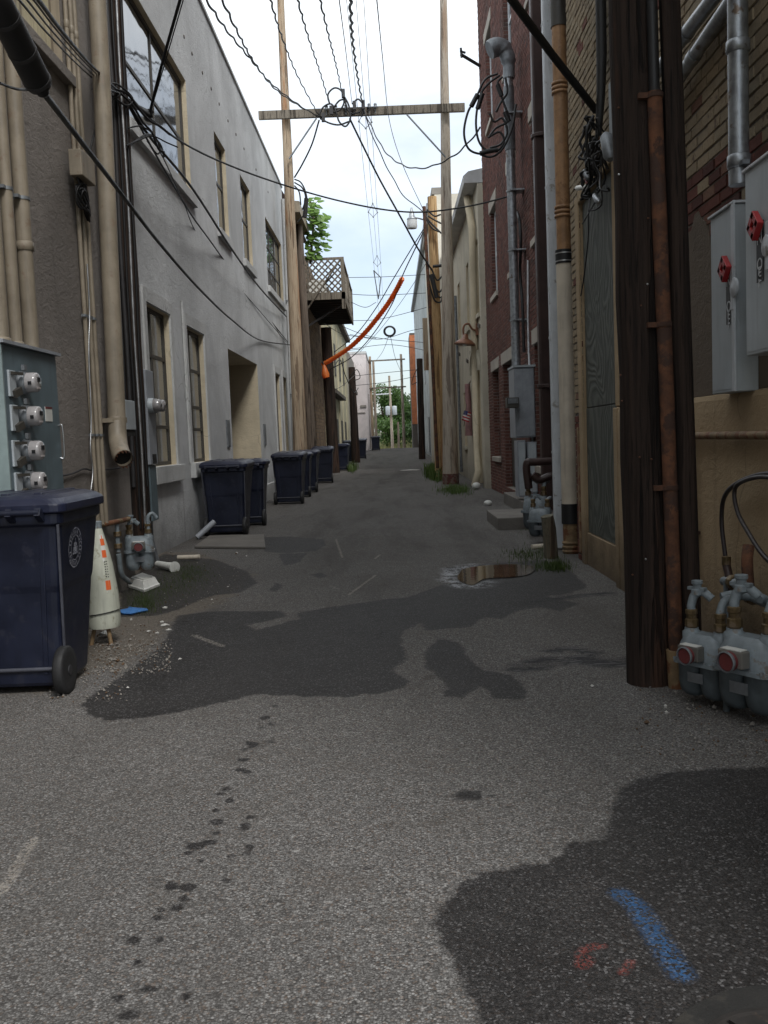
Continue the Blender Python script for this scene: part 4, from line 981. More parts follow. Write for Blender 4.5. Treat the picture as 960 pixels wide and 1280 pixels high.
# small boxes and the two-meter unit by the cable pole
b = MB(); p = at(162,520, X=-2.66); b.box(-2.9, -2.66, p.y-.12, p.y+.22, p.z-.14, p.z+.16)
o_ = b.build('junction_box', M['cab_white'], None, 'small pale box with a dark open bottom beside the big downspout', 'junction box', bevel=.006)
b = MB(); b.box(-2.89, -2.67, p.y-.11, p.y+.21, p.z-.20, p.z-.142); b.build('open_bottom_shade', M['painted_shade'], o_)  # near-black block paints in the shade under the box
em = thing('electric_meter', 'tall grey box with a pair of round electric meters on the grey wall', 'electric meters', (-3.1,11.9,1.0))
b = MB(); b.box(XG+.05, -2.98, 11.42, 11.78, 1.25, 2.42); b.build('case', M['cab_grey'], em, bevel=.008)
b = MB(); b.box(XG+.05, -3.0, 11.45, 11.75, .55, 1.245); b.build('lower_case', M['cab_blue'], em, bevel=.006)
b = MB(); b.box(-2.979, -2.97, 11.52, 11.69, 1.27, 1.38); b.build('lock_plate', M['label_black'], em)
for dy in (0, .19):
    b = MB(); b.rev([(.09,0),(.09,.05),(.082,.06)], (-2.98,11.50+dy,1.98), (1,0,0), 22); mt = b.build('meter', M['cab_white'], em)
    b = MB(); b.rev([(.075,.06),(.075,.13),(.06,.15),(0,.15)], (-2.98,11.50+dy,1.98), (1,0,0), 22); b.build('glass', M['meter_glass'], mt)
    b = MB(); b.box(-2.835,-2.828,11.48+dy,11.53+dy,1.96,1.99); b.build('display', M['label_black'], mt)
pipe('conduit', 'thin grey conduit from the two-meter box up the grey wall edge', 'conduit', [(XG+.09,11.66,2.42),(XG+.09,11.66,9.5)], .045, 'stucco_trim', straps=(3.9,6.0), n=10)
pipe('conduit', 'thin bent conduit from the two-meter box down to the ground', 'conduit', [(-3.1,11.7,.56),(-3.1,11.7,.3),(-3.05,11.75,.0)], .03, 'steel_dull', n=10)
pipe('conduit', 'slim pipe at the far end of the grey building beside the tan pole', 'conduit', [(XG+.06,30.3,0),(XG+.06,30.3,9.2)], .06, 'stucco_trim', straps=(3,6), n=8)
pipe('conduit', 'pale vertical cable duct between the two lower windows', 'conduit', [(XG+.02,14.82,1.2),(XG+.02,14.82,3.75)], .018, 'stucco_trim', n=8)

# ------------------------------------------------------------------ gas meters
def gas_meter(label, loc, rz=0, sc=1., grp='gas meters at the building feet', index=True, dark=True, h=.62):
    """meter with a lobed bellows case, flanged cover, index box and two riser pipes; faces -Y, local metres"""
    t = thing('gas_meter', label, 'gas meter', loc, grp); root0 = t.location.copy(); t.location = (0,0,0)
    b = MB()
    for sx in (-1, 1):
        rg = [rrect(w_, d, min(w_, d)*.42, z, sx*.078, 0) for z, w_, d in ((.035,.06,.08),(.045,.11,.13),(.075,.148,.18),(.13,.160,.205),(.235,.162,.21),(.245,.162,.21))]
        b.loft(rg)
    b.build('case', M['gas_dark' if dark else 'gas_grey'], t)
    b = MB(); b.loft([rrect(w_, d, .05, z) for z, w_, d in ((.244,.345,.245),(.268,.345,.245))], False); b.build('flange', M['gas_grey'], t, bevel=.004)
    b = MB(); b.loft([rrect(w_, d, min(.09, d*.4), z) for z, w_, d in ((.268,.325,.225),(.30,.322,.222),(.36,.31,.205),(.405,.26,.16),(.425,.20,.10))]); 
    for sx in (-1, 1): b.rev([(.055,.36),(.055,.425),(.042,.435),(.042,.45)], (sx*.105,0,0), (0,0,1), 14)
    for sx in (-1, 1):
        for y in (-.118, .118): b.rev([(.010,.262),(.010,.278)], (sx*.14,y,0), (0,0,1), 6)
    b.build('cover', M['gas_grey'], t)
    if index:
        b = MB(); b.box(-.075, .075, -.175, -.112, .285, .375); ix = b.build('index_box', M['clear_box'], t, bevel=.008)
        b = MB(); b.rev([(.052,0),(.052,.02),(.044,.026)], (0,-.175,.32), (0,-1,0), 20); b.build('index_cover', M['red_dull'], ix)
        b = MB(); b.box(-.06,.06,-.170,-.118,.3755,.380); b.build('index_label', M['sticker_white'], ix)
    b = MB(); b.box(-.055, .055, -.1085, -.104, .14, .20); b.build('nameplate', M['steel_dull'], t)
    for k in range(5):
        b = MB(); b.rev([(.010,.262),(.010,.278),(.0,.279)], (-.14+.07*k, -.114, 0), (0,0,1), 6, False); b.build('bolt', M['steel_dull'], t)
    if index:
        b = MB(); b.rev([(.054,0),(.056,.012),(.049,.016),(.049,0)], (0,-.196,.32), (0,-1,0), 22, False); b.build('index_ring', M['steel_dull'], ix)
    for sx, mm in ((-1,'brass'), (1,'brass')):
        b = MB(); b.rev([(.034,.45),(.040,.46),(.040,.50),(.030,.505),(.030,.53),(.036,.535),(.036,.56),(.026,.565)], (sx*.105,0,0), (0,0,1), 8, False); b.build('union_nut', M[mm], t)
    b = MB(); b.tube(crom([(-.105,0,.56),(-.105,0,h+.02),(-.095,.02,h+.08),(-.05,.04,h+.10),(.0,.06,h+.06)], 5), .026, 10); b.build('inlet_pipe', M['gas_grey'], t)
    b = MB(); b.tube(crom([(.105,0,.56),(.105,.0,h),(.11,.03,h+.06),(.11,.12,h+.07)], 5), .026, 10); b.build('outlet_pipe', M['gas_grey'], t)
    b = MB(); b.rev([(.036,0),(.036,.03),(.026,.035),(.026,.06),(.034,.065),(.034,.085),(.0,.09)], (-.08,.025,h+.085), (0,0,1), 12, False); b.bar((-.14,.02,h+.12),(-.02,.03,h+.12),.03,.02); b.build('valve', M['gas_grey'], t, bevel=.002)
    t.location = root0; t.rotation_euler = (0,0,R(rz)); t.scale = (sc,)*3
    return t
gm = at(868, 895, Z=0)
gas_meter('gas meter with a red index cover, wedged right behind the near dark pole', (1.60,4.80,.015), -56, .86, h=.57)
gas_meter('larger pale gas meter with a red index cover, in front of the cream plaster wall', (1.735,4.53,.015), -58, .96, dark=True, h=.56)
gas_meter('gas meter at the end of the manifold, mostly cut off by the photo edge', (1.90,4.36,.015), -58, .96, h=.55, index=False)
gas_meter('gas meter on rusty pipes at the foot of the brown stuccoed building', (-2.66,9.55,.17), 12, .9, dark=False, h=.5)
gas_meter('gas meter behind the leaning post before the red brick wall', (2.0,13.1,.06), -35, 1.15, h=.55, index=False)
gas_meter('small gas meter at the foot of the white ribbed wall', (2.05,40.0,.1), -60, 1.3, h=.55, index=False)
gas_meter('darker gas meter squeezed by the doorstep next to the leaning post', (1.93,12.3,.05), -30, .95, h=.5, index=False)
mf = thing('gas_manifold', 'grey and rusty pipework joining the near gas meters', 'pipe', (1.95,5.1,0))
for pts, r, m in (([(1.98,5.6,.52),(1.93,5.3,.56),(1.86,4.85,.56),(1.88,4.2,.56)], .028, 'gas_grey'), ([(1.86,4.82,.56),(1.75,4.80,.58),(1.68,4.80,.57)], .024, 'gas_grey'), ([(1.87,4.6,.56),(1.80,4.56,.60),(1.78,4.55,.60)], .024, 'gas_grey'), ([(1.95,5.45,.0),(1.95,5.45,.55)], .028, 'gas_grey'), ([(1.66,4.68,.0),(1.66,4.68,.24)], .018, 'gas_dark'), ([(1.66,4.68,.24),(1.66,4.68,.30),(1.70,4.70,.34)], .02, 'gas_grey'), ([(1.90,5.0,.56),(1.90,5.02,.72),(1.92,5.05,.80)], .032, 'rust')):
    b = MB(); b.tube(crom(pts, 4), r, 10); b.build('pipe', M[m], mf)
for y in (5.3,4.85):
    b = MB(); b.rev([(.04,-.03),(.045,-.02),(.045,.02),(.04,.03)], (1.93-.07*(y < 5),y,.56), (0,1,0), 10, False); b.build('coupling', M['brass'], mf)
b = MB(); b.rev([(.032,0),(.032,.02),(.024,.03)], (1.66,4.68,.17), (0,0,1), 10, False); b.build('clamp', M['rust'], mf)
b = MB(); b.tube([(1.66,4.68,.10),(1.66,4.68,.15)], .0185, 10); b.build('tape', M['sticker_white'], mf)
lm = thing('gas_manifold', 'rusty pipe run feeding the gas meter by the pale guard', 'pipe', (-2.7,9.9,.3))
for pts, r, m in (([(-2.83,8.85,.74),(-2.76,9.05,.745),(-2.74,9.50,.74)], .026, 'rust_tan'), ([(-2.76,9.15,.74),(-2.76,9.15,.44)], .022, 'gas_grey'), ([(-2.76,9.15,.42),(-2.76,9.22,.2),(-2.73,9.4,.10)], .026, 'gas_grey'), ([(-2.56,9.56,.62),(-2.56,9.57,.74),(-2.52,9.6,.78),(-2.48,9.62,.73)], .02, 'gas_grey')):
    b = MB(); b.tube(crom(pts, 4), r, 10); b.build('pipe', M[m], lm)
for z in (.62,.5): 
    b = MB(); b.rev([(.036,-.025),(.04,-.02),(.04,.02),(.036,.025)], (-2.76,9.15,z), (0,0,1), 8, False); b.build('coupling', M['brass'], lm)

# pale cable guard on legs
gd = thing('cable_guard', 'pale green-white conical guard with orange warning stickers, beside the near wheelie bin', 'guard', (-2.225,6.9,0))
b = MB(); axp = [(-2.225,6.9,.13),(-2.225,6.9,.16),(-2.225,6.9,.24),(-2.22,6.9,.40),(-2.22,6.9,.60),(-2.225,6.9,.76),(-2.2255,6.9,.86),(-2.2255,6.9,.875)]
rad = [.118,.126,.126,.114,.088,.058,.034,.030]; b.tube(axp, rad, 24); b.build('shell', M['guard'], gd)
b = MB(); b.rev([(.03,0),(.032,.05),(.03,.055)], (-2.2255,6.9,.874), (0,0,1), 12, False); b.build('cap', M['gas_grey'], gd)
for x, y, s_ in ((-2.185,6.86,1), (-2.285,6.88,-1)):
    b = MB(); b.tube([(x,y,.15),(x+.03*s_,y-.03,-.01)], .016, 8); b.build('leg', M['rust_tan'], gd)
def rad_at(z):
    for (p, q), (ra, rb_) in zip(zip(axp[:-1], axp[1:]), zip(rad[:-1], rad[1:])):
        if p[2] <= z <= q[2]: return ra+(rb_-ra)*(z-p[2])/(q[2]-p[2]+1e-9)
    return rad[-1]
def decal(z0, z1, a0, a1, mat, nm, off=.002, k=6):
    b = MB(); vs = []
    for i in range(k+1):
        z = z0+(z1-z0)*i/k
        for j in range(k+1):
            a = a0+(a1-a0)*j/k; r = rad_at(z)+off; sc_ = (.118/max(rad_at(z), .03))**.6; aa = (a0+a1)/2+(a-(a0+a1)/2)*sc_
            vs.append((-2.225+r*math.sin(aa), 6.9-r*math.cos(aa), z))
    b.add(vs, [(i*(k+1)+j, i*(k+1)+j+1, (i+1)*(k+1)+j+1, (i+1)*(k+1)+j) for i in range(k) for j in range(k)]); return b.build(nm, M[mat], gd)
decal(.40,.83,.60,.95,'sticker_white','sticker'); 
for z0_, z1_ in ((.42,.49),(.66,.715),(.75,.80)): decal(z0_, z1_, .605, .945, 'sticker_orange', 'warning_panel', .0035)
decal(.785,.825,.73,.80,'sticker_orange','warning_mark',.0035)
for k in range(7): decal(.515+k*.018, .525+k*.018, .66, .74, 'label_black', 'lettering', .0035, 2); 
for k in range(7): decal(.512+k*.019, .520+k*.019, .80, .90, 'label_black', 'lettering', .0035, 2)
b = MB(); b.tube([(-2.225+.133*math.sin(a), 6.9-.133*math.cos(a), .245+.018*math.sin(a)) for a in np.linspace(-1.8, 1.9, 20)], .004, 6); b.build('tie_wire', M['black'], gd)
# ------------------------------------------------------------------ right wall fittings
def text_mesh(s, size, parent, loc, rot, mat, name='lettering', spacing=1.0):
    cu = bpy.data.curves.new(name, 'FONT'); cu.body = s; cu.size = size; cu.align_x = 'CENTER'; cu.align_y = 'CENTER'; cu.extrude = .0008; cu.space_line = spacing
    tmp = bpy.data.objects.new(name, cu); COL.objects.link(tmp); bpy.context.view_layer.update()
    me = bpy.data.meshes.new_from_object(tmp.evaluated_get(bpy.context.evaluated_depsgraph_get())); bpy.data.objects.remove(tmp)
    o = bpy.data.objects.new(name, me); COL.objects.link(o); me.materials.clear(); me.materials.append(M[mat]); o.rotation_euler = rot
    o.parent = parent; o.location = V(loc)-world_loc(parent); return o
def disconnect(label, y0, y1, z0, z1, xf, ly, lz, txt, tz0, tz1, grp):
    t = thing('disconnect_box', label, 'electrical box', (xf+.1, (y0+y1)/2, z0), grp)
    b = MB(); b.box(xf, XY-.012, y0, y1, z0, z1); b.build('case', M['cab_white'], t, bevel=.006)
    b = MB(); b.box(xf-.012, xf-.001, y0-.012, y0+.035, z0, z1+.004); b.box(xf-.014, XY-.012, y0-.012, y1+.012, z1+.001, z1+.016); b.build('door_flange', M['white_paint'], t, bevel=.003)
    b = MB(); b.box(xf-.002, xf-.0005, y0+.05, y1-.012, z0+.02, z1-.02); b.build('door', M['cab_white'], t)
    b = MB(); b.box(xf-.006, xf-.0022, ly-.044, ly+.044, tz0, tz1); b.build('switch_plate', M['label_black'], t)
    b = MB(); b.box(xf-.015, xf-.006, y0+.04, ly-.085, lz-.24, lz+.0); b.rev([(.055,0),(.055,.012),(.0,.02)], (xf-.006, ly-.10, lz-.12), (-1,0,0), 16); b.build('switch_housing', M['white_paint'], t, bevel=.01)
    b = MB(); c = V((xf-.03, ly, lz)); a, e = V((0,.707,.707)), V((0,-.707,.707)); N_ = V((1,0,0))
    for u, w in ((a, e), (e, a)):
        for s_ in (-1, 1): b.obox(c+u*(.036*s_), w*.052, u*.018, N_*.016)
    b.build('handle', M['red'], t, bevel=.003)
    b = MB(); b.rev([(.016,0),(.016,.03),(.0,.032)], (xf-.005, ly, lz), (-1,0,0), 10); b.build('shackle', M['steel'], t)
    # upright letters one under another
    zc = tz1-.03; step = (tz1-tz0-.04)/(len(txt)-1)
    for i, ch in enumerate(txt):
        if ch != ' ': text_mesh(ch, .088, t, (xf-.0072, ly, zc-i*step-.012), (R(90), 0, R(-90)), 'label_white')
    return t
XA = 1.95
pa = lambda x, y: at(x, y, X=XA)
p0, p1 = pa(888,275), pa(922,489)
q0 = pa(912,336)
disconnect('smaller grey disconnect box with a red handle, hung lower behind the big one', p1.y+.02, p0.y, p1.z, p0.z, XA, q0.y, q0.z, 'ON  OFF', pa(912,405).z, q0.z+.02, 'disconnect boxes with red handles')
XA2 = 1.90
r0, r1 = at(931,212,X=XA2), at(931,446,X=XA2); q1 = at(951,282,X=XA2)
disconnect('big grey disconnect box with a red handle, nearest the viewer by the steel conduit', r0.y-.80, r0.y, r1.z, r0.z-.02, XA2, q1.y, q1.z, 'ON  OFF', at(956,350,X=XA2).z, q1.z+.02, 'disconnect boxes with red handles')
p = at(923,120,X=2.0)
pipe('conduit', 'vertical steel conduit dropping into the disconnect boxes', 'conduit', [(2.0,p.y,2.80),(2.0,p.y,3.85),(2.0,p.y-.02,4.2),(2.0,p.y-.25,4.55),(2.0,p.y-1,4.7)], .055, 'steel', collars=(3.55,2.93), straps=(2.90,), smooth_k=5, n=16)
for lb, a, c, r in (('upper of two sloping steel conduits on the yellow brick behind the dark pole', (800,118),(905,-20),.045), ('lower of two sloping steel conduits on the yellow brick behind the dark pole', (800,170),(925,-15),.042)):
    A, B = at(*a, X=2.0), at(*c, X=2.0)
    b = MB(); b.tube([A+(A-B)*.3, A.lerp(B,.5), B], r, 14); o_ = b.build('conduit', M['steel'], None, lb, 'conduit', 'sloping conduits')
    b = MB(); m = A.lerp(B, .62); b.rev([(r*1.14,-.04),(r*1.14,.04)], m, (B-A).normalized(), 14); b.build('collar', M['steel'], o_)
b = MB(); pts = [at(868,742,X=2.0), at(880,720,X=2.0), at(879,640,X=2.0), at(877,552,X=2.0)]
gp_ = [V((2.0,6.28,.42)), V((2.0,6.28,1.37)), V((2.0,6.27,1.395)), V((2.0,6.22,1.40)), V((2.0,4.4,1.40))]
o_ = pipe('gas_pipe', 'rust-spotted tan pipe turning a corner along the cream plaster', 'pipe', gp_, .024, 'rust_tan', n=12)
b = MB(); b.sphere((2.0,6.28,1.40), .036); b.build('elbow', M['rust_tan'], o_)
b = MB(); b.rev([(.034,-.03),(.034,.03)], (2.0,6.28,.80), (0,0,1), 12); b.box(1.99,2.09,6.2,6.4,.74,.76); b.build('bracket', M['rust'], o_)
b = MB(); b.tube([(1.97,6.5,1.905),(1.97,7.1,1.905)], .012, 8); b.tube([(2.085,6.5,1.905),(1.97,6.5,1.905)], .012, 8); b.build('wall_bracket', M['rust'], None, 'rusty iron rod let into the rough render behind the dark pole', 'bracket')
for lb, pts, r in (('outer black hose looping over the cream plaster into the gas pipework', [(918,752),(912,730),(906,690),(902,650),(906,620),(925,602),(960,592),(1000,600)], .014), ('inner brown-black hose looping down past the gas meters', [(985,720),(955,695),(935,665),(922,640),(918,615),(926,603),(955,596),(1000,606)], .013)):
    pipe('hose', lb, 'hose', [at(*q, X=1.985-.02*('inner' in lb)) for q in pts], r, 'brown_hose', 'hoses on the plaster', smooth_k=6, n=8)
b = MB(); A, B = at(917,745,X=1.96), at(908,706,X=1.97); b.tube([A, B], .024, 10); o_ = b.build('hose_fitting', M['brown_metal'], None, 'dark rusty sleeve where the outer hose meets the gas pipework', 'pipe fitting')
b = MB(); b.tube([B, B+V((0,.0,.05))], .028, 10); b.build('collar', M['brass'], o_)

# stack of pipes at the brick buildings' corner
st_ = thing('vent_pipe', 'clay-coloured pipe joined to white plastic pipe with a rusted foot', 'pipe', (2.10,11.12,0))
seg = lambda z0, z1, r, m, nm, x0=2.10, y=11.12, r2=None: (lambda b: (b.tube([(x0,y,z0),(x0,y,z1)], [r, r2 or r], 18), b.build(nm, M[m], st_)))(MB())
seg(3.58, 6.1, .085, 'clay', 'upper_pipe'); seg(6.1, 9.5, .095, 'frame_dark', 'dark_top'); seg(.60, 3.50, .098, 'pvc', 'plastic_pipe'); seg(.36, .60, .104, 'black', 'coupling'); seg(-.02, .36, .090, 'rust_tan', 'foot'); seg(3.42, 3.58, .104, 'black', 'coupling')
for z in (5.42, 4.02, .08):
    b = MB(); 
    for k in (-.05, 0, .05): b.rev([(.088,-.018),(.102,-.014),(.102,.014),(.088,.018)], (2.10,11.12,z+k), (0,0,1), 18)
    b.build('collar', M['clay' if z > 1 else 'rust_tan'], st_)
for z in (3.45, 3.54):
    b = MB(); b.rev([(.107,-.006),(.107,.006)], (2.10,11.12,z), (0,0,1), 18); b.build('clamp', M['silver'], st_)
b = MB(); 
b.loft([rrect(.17,.12,.02,z,2.06,11.52) for z in (.03,3,6,9.6)], False); o_ = b.build('downspout', M['white_paint'], None, 'white rectangular downspout beside the clay-coloured pipe', 'downspout')
for z in (1.2,2.6,4.4,6.3):
    b = MB(); b.box(1.97,2.2,11.47,11.57,z,z+.03); b.build('strap', M['white_paint'], o_)
b = MB(); b.loft([rrect(.25,.2,.03,z,2.52,15.05) for z in (.2,4,8,13)], False); o_ = b.build('downspout', M['brown_metal'], None, 'dark brown downspout on the red brick wall', 'downspout')
for z in (2.2,6.1,9.5):
    b = MB(); b.rev([(.155,-.03),(.16,-.02),(.16,.02),(.155,.03)], (2.52,15.05,z), (0,0,1), 16, False); b.build('strap', M['brown_metal'], o_)
# service conduit with weatherhead
cd = thing('service_mast', 'galvanised conduit with a curved weatherhead on the red brick wall', 'conduit', (2.45,17.9,2.6))
CM = [V((2.42,17.9,2.64)), V((2.42,17.9,5)), V((2.42,17.9,8.28))]
b = MB(); b.tube(CM, .085, 16); b.build('pipe', M['steel'], cd)
b = MB(); b.tube([(2.42,17.9,6.75),(2.42,17.9,7.9)], .10, 16); b.build('sleeve', M['steel_dull'], cd)
b = MB(); b.tube(crom([(2.43,17.9,8.05),(2.43,17.9,8.36),(2.36,17.9,8.56),(2.22,17.88,8.62),(2.08,17.86,8.56)], 5), [.11]*5+[.14]*5+[.165]*5+[.17]*5+[.16], 16); b.build('weatherhead', M['steel_dull'], cd)
for z in (6.0,4.9,3.6,7.4):
    b = MB(); b.rev([(.10,-.015),(.10,.015)], (2.42,17.9,z), (0,0,1), 16); b.box(2.38,2.66,17.75,18.05,z-.015,z+.015); b.build('strap', M['steel'], cd)
cl = thing('cable_loops', 'drip loops of black cable hanging from the weatherhead', 'cable', (1.7,17.5,7))
for pts in ([(622,92),(606,100),(594,125),(585,140),(580,165),(585,185),(598,192),(612,190)], [(625,94),(610,105),(600,120),(595,150),(598,175),(608,188),(618,186)], [(628,96),(622,105),(630,130),(636,150),(620,160),(612,170)], [(612,185),(626,180),(634,165),(628,148),(618,152),(612,142)], [(606,190),(622,188),(630,176),(624,165),(610,172)], [(632,98),(634,115),(626,128),(620,140)], [(600,193),(614,196),(628,186),(640,160),(645,130)]):
    b = MB(); b.tube(crom([at(*q, Y=17.6) for q in pts], 6), .021, 6); b.build('cable', M['black'], cl)
for a, c in (((597,118),(589,133)),((603,117),(597,136)),((622,106),(627,120)),((631,140),(636,152)),((600,192),(614,188)),((606,190),(622,187))):
    b = MB(); b.tube([at(*a, Y=17.6), at(*c, Y=17.6)], .045, 8); b.build('splice', M['black'], cl)
pipe('cable', 'thin cord hanging down the red brick beside the steel conduit', 'cable', [at(*q, X=2.62) for q in ((660,325),(660,400),(661,440),(664,500),(666,560),(668,600))], .02, 'label_white', n=6)
pipe('cable', 'dark cable running down the wall edge of the steel conduit', 'cable', [at(*q, X=2.55) for q in ((638,258),(648,270),(651,300),(650,340),(653,380),(655,440))], .03, 'black', smooth_k=5, n=6)
eb = thing('electrical_cabinet', 'tall pale grey cabinet under the steel conduit on the red brick wall', 'electrical box', (2.43,17.4,1.3))
b = MB(); b.box(2.27, XR-.012, 17.12, 17.9, 1.38, 2.66); b.build('case', M['cab_grey'], eb, bevel=.01)
b = MB(); b.box(2.29, 2.62, 17.10, 17.119, 1.41, 2.63); b.build('door', M['cab_grey'], eb, bevel=.004)
b = MB(); b.box(2.255, 2.66, 17.08, 17.92, 2.662, 2.70); b.build('cap', M['cab_white'], eb)
for lb, x0, x1, z0_, z1_ in (('narrow pale trunking under the tall cabinet, alley side',2.28,2.43,.30,1.33), ('wider grey trunking under the tall cabinet, against the brick',2.46,2.63,.36,1.30)):
    b = MB(); b.box(x0, x1, 17.0, 17.45, z0_, z1_); o_ = b.build('cable_trunking', M['cab_grey'], None, lb, 'electrical box', bevel=.008)
    b = MB(); b.box(x0+.02, x1-.02, 16.985, 16.999, z0_+.03, z1_-.03); b.build('cover', M['cab_white'], o_)
fl_ = thing('floodlight', 'small dark box lamp sticking out from the tall cabinet', 'lamp', (2.15,17.0,2.0))
b = MB(); p = at(640,504,Y=17.0); b.box(p.x-.11, p.x+.11, 16.85, 17.1, p.z-.09, p.z+.10); b.build('housing', M['frame_dark'], fl_, bevel=.01)
b = MB(); b.box(p.x-.09, p.x+.09, 16.835, 16.849, p.z-.01, p.z+.08); b.build('front', M['steel_dull'], fl_)
# ankle-high things by the corner
b = MB(); b.tube([(1.80,10.75,-.02),(1.78,10.72,.35),(1.755,10.70,.50)], [.085,.078,.072], 12); b.build('bollard', woodpole('mossy_post_wood', (.13,.115,.085), (.20,.19,.14), (.05,.04,.03), (.16,.085,.05)), None, 'short leaning grey-green post with a rusty side before the white downspout', 'post')
b = MB(); b.tube([at(665,684,Z=.03), at(690,682,Z=.03)], .035, 10); b.build('pipe_offcut', M['pvc'], None, 'short piece of white pipe lying at the foot of the leaning post', 'pipe')
ext = thing('gas_pipe', 'dark rusty bent pipework above the meter behind the leaning post', 'pipe', (2.3,13.2,.7))
for pts in ([(1.90,13.1,.68),(1.88,13.1,1.02),(2.0,13.1,1.05),(2.5,13.15,1.05)], [(1.95,13.05,.88),(2.05,13.05,.80),(2.25,13.05,.84),(2.28,13.05,.55)]):
    b = MB(); b.tube(crom(pts, 5), .055, 10); b.build('pipe', M['brown_metal'], ext)
# cable tangle on the yellow brick
tgl = thing('cable_tangle', 'tangle of cables and grey splice cases on the yellow brick above the boarded door', 'cable', (2.0,9.2,4.0))
rnd = random.Random(3)
for k in range(22):
    c = at(742+rnd.uniform(-12,12), 205+rnd.uniform(-32,26), X=2.0-rnd.uniform(0,.1)); ph = rnd.uniform(0, 6); A_, B_ = rnd.uniform(.06,.17), rnd.uniform(.08,.28)
    b = MB(); b.tube(crom([c+V((rnd.uniform(-.05,.05), A_*math.cos(ph+a), B_*math.sin(a+ph*.3))) for a in np.linspace(0, rnd.uniform(3.5,6.5), 8)], 4), rnd.choice((.008,.010,.014)), 6); b.build('cable', M['black' if k % 4 else 'cable_grey'], tgl)
for a, c, r, m in (((758,172),(762,195),.055,'steel_dull'), ((745,195),(742,215),.045,'frame_dark'), ((722,235),(733,234),.025,'white_plastic'), ((731,215),(735,222),.03,'steel_dull'), ((744,245),(748,252),.03,'steel'), ((733,224),(735,230),.02,'red_dull')):
    b = MB(); A, B = at(*a, X=1.95), at(*c, X=1.95); b.tube([A.lerp(B,-.2), A, B, B.lerp(A,-.2)], [r*.5, r, r, r*.5], 10); b.build('splice_case', M[m], tgl)
for pts in ([(738,240),(736,262),(735,300),(730,345),(726,370)], [(745,250),(735,268),(728,280)]):
    b = MB(); b.tube(crom([at(*q, X=2.06) for q in pts], 5), .007, 6); b.build('cable', M['black'], tgl)
b = MB(); b.tube([at(750,-150,X=2.02), at(751,0,X=2.02), at(752,70,X=2.02), at(751,120,X=2.0), at(748,170,X=1.98)], [.05,.05,.048,.04,.03], 8); b.build('cable_bundle', M['black'], None, 'thick black cable bundle coming straight down to the tangle on the yellow brick', 'cable')
b = MB(); A = at(764,105,X=2.03); b.box(2.04,2.088,A.y-.16,A.y+.15,A.z-.45,A.z+.05); b.build('wall_plate', M['cab_white'], None, 'pale metal plate on the yellow brick half hidden by the dark pole', 'plate', bevel=.004)
wire_pts = [at(745,138,X=2.0), at(690,68,Y=8.3), at(640,0,Y=7.6), at(600,-55,Y=7.0)]
b = MB(); b.tube(wire_pts, .036, 10); b.build('cable', M['black'], None, 'thick black cable slanting from the tangle up across the pipes', 'cable')
# iron bracket on the brick corner, white-paint gutter stub
wbk = thing('wall_bracket', 'thin iron bracket sticking out high on the red brick corner', 'bracket', (2.4,25,10))
b = MB(); b.tube([at(601,83,Y=24.8), at(576,68,Y=24.5)], .045, 6); b.build('arm', M['cable_grey'], wbk)
b = MB(); b.tube([at(576,60,Y=24.5), at(577,72,Y=24.5)], .03, 6); b.tube([at(575,64,Y=24.5), at(582,66,Y=24.5)], .03, 6); b.build('tip', M['cable_grey'], wbk)
pipe('downspout', 'cream downspout on the beige wall near the red brick corner', 'downspout', [at(584,262,X=2.35)+V((0,0,.4)), at(590,285,X=2.38), at(591,320,X=2.4), at(596,560,X=2.4), at(598,590,X=2.36), at(593,607,X=2.25)], .10, 'cream', n=10)
pipe('conduit', 'thin dark pipe on the beige wall beside the pale pole', 'conduit', [at(569,370,X=2.42), at(573,480,X=2.42), at(577,590,X=2.42)], .05, 'steel_dull', n=8)
gl_ = thing('gooseneck_lamp', 'brown gooseneck lamp with a conical shade over the arched doorway', 'lamp', (2.4,26,4.2))
LY = 26.0; b = MB(); b.tube(crom([at(*q, Y=LY) for q in ((596,413),(590,411),(586,405),(581,406),(579,412),(580,420))], 6), .028, 8); b.build('arm', M['copper'], gl_)
A = at(596,412,Y=LY); b = MB(); b.box(A.x-.03, XE-.001, LY-.08, LY+.08, A.z-.16, A.z+.16); b.build('wall_mount', M['copper'], gl_, bevel=.01)
A = at(581,430,Y=LY); b = MB(); b.rev([(.30,-.02),(.305,.0),(.20,.09),(.09,.15),(.07,.26),(.03,.28)], A, (.12,.0,1), 22); b.build('shade', M['copper'], gl_)
b = MB(); b.sphere(A-V((0,0,.0)), .07); b.build('bulb', M['bulb_glass'], gl_)
# flags
fg = thing('flag', 'small stars and stripes flag on a stick by the beige wall', 'flag', (2.2,28.9,1.5))
FY = 28.0; A, B = at(580,533,Y=FY), at(583,505,Y=FY)
b = MB(); b.tube([A, B], .012, 6); b.build('stick', M['wood_grey'], fg)
def cloth(c0, ux, uz, w, h, i0, i1, j0, j1, n=6):
    vs = []
    for i in range(n+1):
        for j in range(n+1):
            s_ = i0+(i1-i0)*i/n; t_ = j0+(j1-j0)*j/n
            vs.append(c0+ux*(w*s_)+uz*(h*t_)+V((0,.03*math.sin(s_*6+t_*2),0)))
    return vs, [(i*(n+1)+j, (i+1)*(n+1)+j, (i+1)*(n+1)+j+1, i*(n+1)+j+1) for i in range(n) for j in range(n)]
c0 = at(577,525,Y=FY-.03); ux = V((.93,0,-.35)); uz = V((.30,0,.95)).normalized(); w_, h_ = .23, .30
for nm, par in (('red_stripes',0),('white_stripes',1)):
    b = MB()
    for k in range(7):
        if k % 2 == par: b.add(*cloth(c0, ux, uz, w_, h_, 0, 1, k/7, (k+1)/7, 4))
    b.build(nm, M['flag_red' if par == 0 else 'flag_white'], fg)
